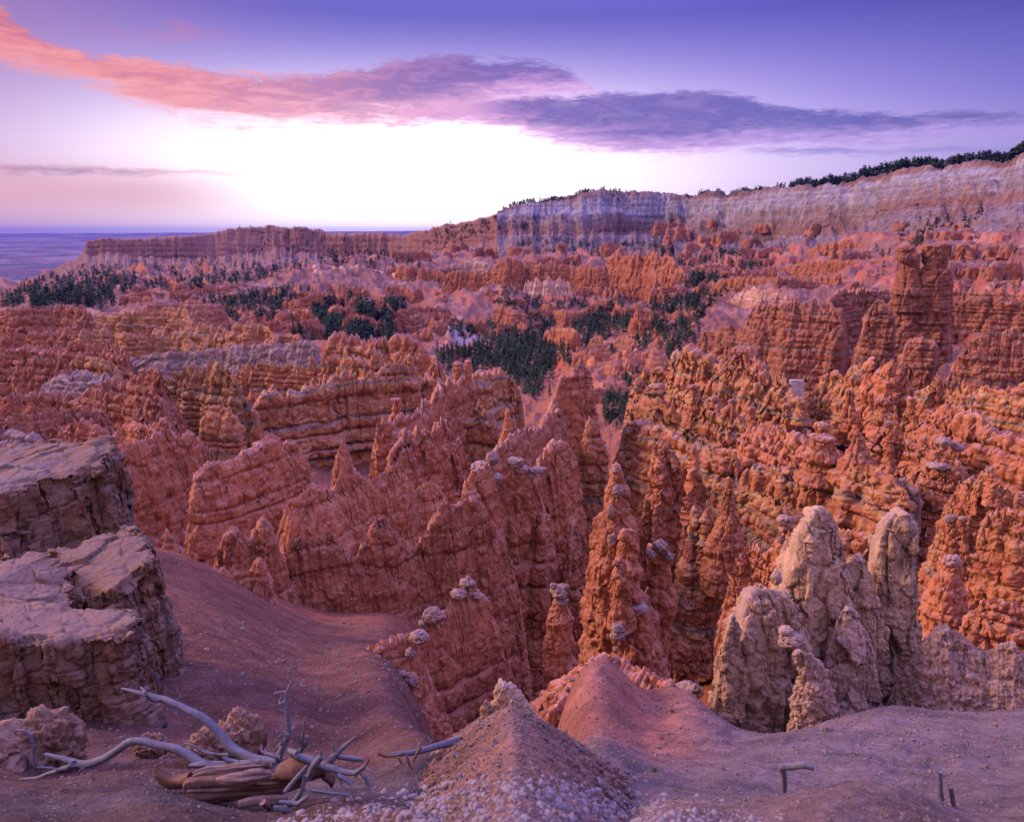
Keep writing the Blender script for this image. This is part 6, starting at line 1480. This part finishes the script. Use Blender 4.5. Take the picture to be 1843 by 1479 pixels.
GV = 'pines in the valley woods'
V1 = 'dark pine in the dense woods on the valley floor'
grove(640, [(800, 640), (850, 630), (930, 612), (1010, 575), (1100, 560), (1250, 540), (1290, 545), (1270, 570), (1180, 590), (1060, 600), (1000, 640), (985, 690), (960, 720), (930, 690), (870, 672), (805, 665)], 15, V1, GV, 0.2)
grove(130, [(1040, 600), (1100, 590), (1250, 580), (1255, 630), (1200, 650), (1120, 640), (1060, 640), (1040, 660), (1000, 660)], 15, 'dark pine on the slope above the valley woods near the tower pair', 'pines by the tower pair', 0.3)
grove(60, [(1090, 690), (1170, 640), (1190, 660), (1150, 720), (1110, 780), (1085, 740)], 9, 'dark pine on the red slope just beyond the slot', 'pines beyond the slot', 0.3, dmin=150)
grove(10, [(760, 655), (800, 650), (800, 690), (780, 690)], 10, 'dark pine in the pink gully behind the banded wall', 'pines in the pink gully', 0.3, dmin=200)
GH = 'pines on the hills left of the valley'
V2 = 'dark pine scattered on the low hills left of the valley'
grove(520, [(490, 580), (520, 560), (620, 540), (720, 545), (740, 570), (700, 600), (740, 640), (640, 612), (570, 608)], 14, V2, GH, 0.3)
grove(220, [(360, 540), (480, 520), (560, 520), (600, 545), (480, 575), (400, 600)], 11, V2, GH, 0.3)
grove(130, [(730, 570), (860, 590), (930, 570), (1000, 560), (960, 600), (940, 640), (870, 610), (800, 600), (740, 620)], 11, 'pine on the spurs around the white landslip', 'pines around the white landslip', 0.3)
grove(110, [(900, 520), (1000, 540), (1120, 540), (1200, 560), (1000, 570), (900, 560)], 11, 'pine on the slope under the red castle wall', 'pines under the red castle wall', 0.3)
GL = 'trees on the wooded slope at the far left'
V3 = 'dark tree on the wooded slope below the far mesa'
grove(520, [(0, 552), (60, 508), (150, 480), (210, 482), (215, 525), (180, 556), (60, 556)], 16, V3, GL, 0.1)
grove(220, [(210, 500), (330, 505), (440, 490), (560, 475), (440, 512), (320, 528), (215, 530)], 14, V3, GL, 0.2)
grove(260, [(200, 470), (330, 465), (560, 440), (620, 450), (740, 450), (760, 480), (650, 490), (540, 480), (300, 500), (210, 500)], 16, 'tree in the gullies below the far mesa cliff', 'trees below the far mesa', 0.25)
grove(60, [(420, 412), (490, 408), (560, 414), (700, 445), (560, 440), (430, 425)], 14, 'tree on the back of the far mesa', 'trees on the far mesa', 0.3)
grove(70, [(750, 422), (850, 402), (900, 395), (870, 420), (820, 440), (760, 445)], 16, 'tree on the shoulder left of the pale cliff', 'trees left of the pale cliff', 0.2)
grove(160, [(940, 385), (985, 390), (960, 420), (1100, 440), (1230, 430), (1200, 460), (1040, 470), (930, 440)], 14, 'tree on the talus below the pale cliff', 'trees below the pale cliff', 0.3)
grove(150, [(1180, 470), (1290, 450), (1400, 450), (1340, 510), (1290, 540), (1240, 510), (1180, 500)], 14, 'tree in the ravine under the rim cliff', 'trees under the rim cliff', 0.25)
grove(40, [(1590, 455), (1650, 400), (1780, 380), (1760, 400), (1680, 420), (1640, 450), (1600, 470)], 12, 'tree in the line of trees climbing the right talus', 'trees on the right talus', 0.2)
grove(60, [(1720, 520), (1720, 470), (1843, 400), (1843, 560), (1740, 520)], 4.5, 'small bush like tree on the bare orange slope at the right', 'bushes on the right slope', 0.2)
grove(4, [(1565, 490), (1580, 480), (1590, 500), (1570, 505)], 9, 'lone dark pine beside the twin headed towers', 'pines beside the twin towers', 0.1)
# the trees along the rim
rim = np.array([(905, 372), (930, 368), (1000, 366), (1044, 352), (1090, 346), (1130, 349), (1230, 358), (1262, 360), (1300, 353), (1350, 349), (1400, 343), (1425, 337), (1500, 334), (1540, 331), (1590, 320), (1615, 314), (1660, 308), (1700, 303), (1760, 297), (1820, 292), (1870, 270), (1960, 250)], float)
rimd = np.array([(905, 2360), (1044, 2310), (1235, 2150), (1300, 2020), (1400, 1790), (1500, 1610), (1600, 1440), (1700, 1260), (1820, 1070), (1960, 920)], float)
rimh = np.array([(905, 15), (1000, 17), (1040, 15), (1100, 12), (1150, 9), (1230, 10), (1265, 14), (1400, 13), (1430, 20), (1560, 24), (1680, 20), (1750, 14), (1820, 19), (1960, 18)], float)
for i in range(1500):
    x = rnd.uniform(905, 1960)
    if noise1(np.array([x / 9.0]), 8)[0] < -0.25 and x < 1430 or 1130 < x < 1225 and rnd.random() < 0.8:
        continue
    d = float(np.interp(x, rimd[:, 0], rimd[:, 1])) * rnd.uniform(1.006, 1.05)
    y = float(np.interp(x, rim[:, 0], rim[:, 1]))
    q = P(x, y, d * rnd.uniform(1.0, 1.02))
    ok, loc, nor, _i, ob, _m = scene.ray_cast(DG, Vector((q[0], q[1], 900.0)), Vector((0, 0, -1)))
    if not ok or ob.name.split('.')[0] not in ('cliff', 'ground', 'hills') or abs(loc.z - q[2]) > 60:
        continue
    H = float(np.interp(x, rimh[:, 0], rimh[:, 1])) * rnd.uniform(0.4, 1.0)
    CAND.append((H / d, loc, H, 'dark pine in the row of trees on top of the rim cliff', 'pines along the rim'))

CAND.sort(key=lambda c: -c[0])
for i, (sz, loc, H, lab, grp) in enumerate(CAND[:300]):
    k = rnd.randrange(5); rz = rnd.uniform(0, 6.28); wd = rnd.uniform(0.85, 1.3)
    if i < 110:
        o = bpy.data.objects.new('pine_tree', None); scene.collection.objects.link(o)
        for nm, me in (('trunk', TM[k]), ('crown', CM[k])):
            c = bpy.data.objects.new(nm, me); scene.collection.objects.link(c); c.parent = o
    else:
        o = bpy.data.objects.new('pine_tree', FM[k]); scene.collection.objects.link(o)
    o.location = loc; o.rotation_euler = (0, 0, rz); o.scale = (H * wd, H * wd, H)
    tag(o, lab, 'tree', grp)
V, F, off = [], [], 0
for sz, loc, H, lab, grp in CAND[300:]:
    k = LOW[rnd.randrange(4)]; a = rnd.uniform(0, 6.28); wd = H * rnd.uniform(0.95, 1.5)
    q = k[2]
    V.append(np.stack([(q[:, 0] * math.cos(a) - q[:, 1] * math.sin(a)) * wd * 1.2, (q[:, 0] * math.sin(a) + q[:, 1] * math.cos(a)) * wd * 1.2, q[:, 2] * H], -1) + np.array(loc)); F.append(k[3] + off); off += len(q)
if V:
    tag(link('woods', mesh_from('woods', np.concatenate(V), [np.concatenate(F)], False), MAT['needles']), kind='stuff')
print('trees', len(CAND))

# little plants on the near slopes
for lab, px, py, h, n in (('leafy green sprig, tallest of the plants on the right slope', 1178, 1388, 0.22, 34), ('low sprig above the tallest plant, where the right slope turns pale', 1210, 1282, 0.30, 26), ('small dark sprig at the left of the right slope', 1140, 1392, 0.07, 16),
                          ('tiny sprig high on the right slope near the slot rim', 1176, 1248, 0.2, 14), ('flat rosette of leaves at the middle of the right slope', 1303, 1385, 0.09, 22), ('small sprig halfway up the right slope', 1192, 1330, 0.16, 20),
                          ('scrubby tuft on the pale slope left of the pale mound', 1535, 1300, 0.18, 20), ('scrubby tuft under the pale mound', 1733, 1342, 0.16, 22), ('dry tuft below the front crag of the pale spires', 1500, 1282, 0.2, 16),
                          ('round green shrub at the foot of the undercut pale block', 297, 1308, 0.20, 60), ('dead dry brush on the right flank of the rounded spur', 1020, 1318, 0.16, 40)):
    hit = cast(px, py)
    if hit is None:
        continue
    h *= 0.45; n = int(n * 1.3); r = np.random.default_rng(int(px)); V = []
    for i in range(n):
        a = r.uniform(0, 6.28); el = r.uniform(0.25, 1.4); L = h * r.uniform(0.5, 1.1); w = h * 0.022
        b = r.normal(0, h * 0.12, 3) * np.array([1, 1, 0]); dr = np.array([math.cos(a) * math.cos(el), math.sin(a) * math.cos(el), math.sin(el)]); sd = np.array([-math.sin(a), math.cos(a), 0]) * w
        V += [b - sd, b + sd, b + dr * L * 0.6 + sd * 1.5, b + dr * L, b + dr * L, b + dr * L * 0.6 - sd * 1.5]
        for t in (0.35, 0.55, 0.75):
            c = b + dr * L * t; q = r.normal(0, 1, 3); q = q / np.linalg.norm(q) * h * 0.13; s2 = np.cross(q, r.normal(0, 1, 3)); s2 = s2 / (np.linalg.norm(s2) + 1e-9) * h * 0.05
            V += [c, c + q * 0.5 + s2, c + q, c + q, c + q, c + q * 0.5 - s2]
    V = np.array(V)
    F = np.arange(len(V)).reshape(-1, 6)[:, [0, 1, 2, 3, 5]]
    F = F[:, [0, 1, 2, 3]] if False else F
    me = mesh_from('leaves', V, [F], False); o = link('shrub', me, MAT['sage']); o.location = hit[0]
    tag(o, lab, 'plant')

# loose stones on the near ground
sph = bmesh_pts = None
ph = (1 + 5 ** 0.5) / 2
ico = np.array([(-1, ph, 0), (1, ph, 0), (-1, -ph, 0), (1, -ph, 0), (0, -1, ph), (0, 1, ph), (0, -1, -ph), (0, 1, -ph), (ph, 0, -1), (ph, 0, 1), (-ph, 0, -1), (-ph, 0, 1)], float); ico /= np.linalg.norm(ico[0])
icf = np.array([(0, 11, 5), (0, 5, 1), (0, 1, 7), (0, 7, 10), (0, 10, 11), (1, 5, 9), (5, 11, 4), (11, 10, 2), (10, 7, 6), (7, 1, 8), (3, 9, 4), (3, 4, 2), (3, 2, 6), (3, 6, 8), (3, 8, 9), (4, 9, 5), (2, 4, 11), (6, 2, 10), (8, 6, 7), (9, 8, 1)])
r = np.random.default_rng(3); n = 22000
rr = 2.2 * np.exp(r.uniform(0, 1, n) ** 0.9 * math.log(30 / 2.2)); aa = r.uniform(-0.66, 0.66, n)
xs, ys = rr * np.sin(aa), rr * np.cos(aa); zs = ground_z(xs, ys)
sz = rr * np.clip(r.lognormal(-7.15, 0.6, n), 0.0004, 0.0045)
C_ = np.stack([xs, ys, zs + sz * 0.25], -1)


def stones(C_, sz, name, mat, jit=0.22, smooth=False):
    n = len(sz); g = np.random.default_rng(n)
    V = (ico[None] * (1 + g.normal(0, jit, (n, 12, 1)))) * (sz[:, None, None] * g.uniform(0.6, 1.3, (n, 1, 3))) + C_[:, None]
    F = (icf[None] + (np.arange(n) * 12)[:, None, None]).reshape(-1, 3)
    tag(link(name, mesh_from(name, V.reshape(-1, 3), [F], smooth), MAT[mat]), kind='stuff')


def strewn(n, box, lo, hi, ok=('ground', 'ridge'), keep=None, sink=0.15):
    c, z = [], []
    for _ in range(n):
        x, y = rnd.uniform(box[0], box[1]), rnd.uniform(box[2], box[3])
        if keep is not None and not keep(x, y):
            continue
        h = cast(x, y)
        if h is None or h[2].name.split('.')[0] not in ok:
            continue
        q = math.exp(rnd.uniform(0, 1) ** 2.2 * math.log(hi / lo)) * lo * h[0].length / F_PX
        c.append(h[0] + Vector((0, 0, q * sink))); z.append(q)
    return np.array(c), np.array(z)


c2, z2 = strewn(6000, (0, 1843, 1180, 1479), 0.6, 3.0)
c4, z4 = strewn(5000, (560, 1320, 1250, 1479), 0.8, 4.5, ('ridge',))
stones(np.concatenate([C_, c2, c4]), np.concatenate([sz, z2, z4]), 'gravel', 'stone')
c3, z3 = strewn(7000, (480, 1420, 1380, 1500), 1.2, 9.0, sink=-0.35, keep=lambda x, y: y > 1396 + abs(x - 935) * 0.19 + rnd.gauss(0, 14))
stones(c3, z3, 'pebbles', 'pebble', 0.14, True)

# ------------------------------------------------------------------ the air: far land fades to blue
hz = bpy.data.materials.new('air'); hz.use_nodes = True
ht = NT(hz.node_tree); ht.n.clear()
pv = ht.new('ShaderNodeVolumePrincipled'); pv.inputs['Color'].default_value = (0.08, 0.15, 0.80, 1); pv.inputs['Density'].default_value = 1.8e-5; pv.inputs['Anisotropy'].default_value = 0.0
ho = ht.new('ShaderNodeOutputMaterial'); ht.l.new(pv.outputs[0], ho.inputs['Volume'])
R_ = 41500.0; z0, z1 = -2200.0, 215.0
hv = np.array([(x, y, z) for z in (z0, z1) for x, y in ((-R_, -3000), (R_, -3000), (R_, R_), (-R_, R_))], float)
hf = np.array([(3, 2, 1, 0), (4, 5, 6, 7), (0, 1, 5, 4), (1, 2, 6, 5), (2, 3, 7, 6), (3, 0, 4, 7)])
tag(link('haze', mesh_from('haze', hv, [hf], False), hz), kind='stuff')
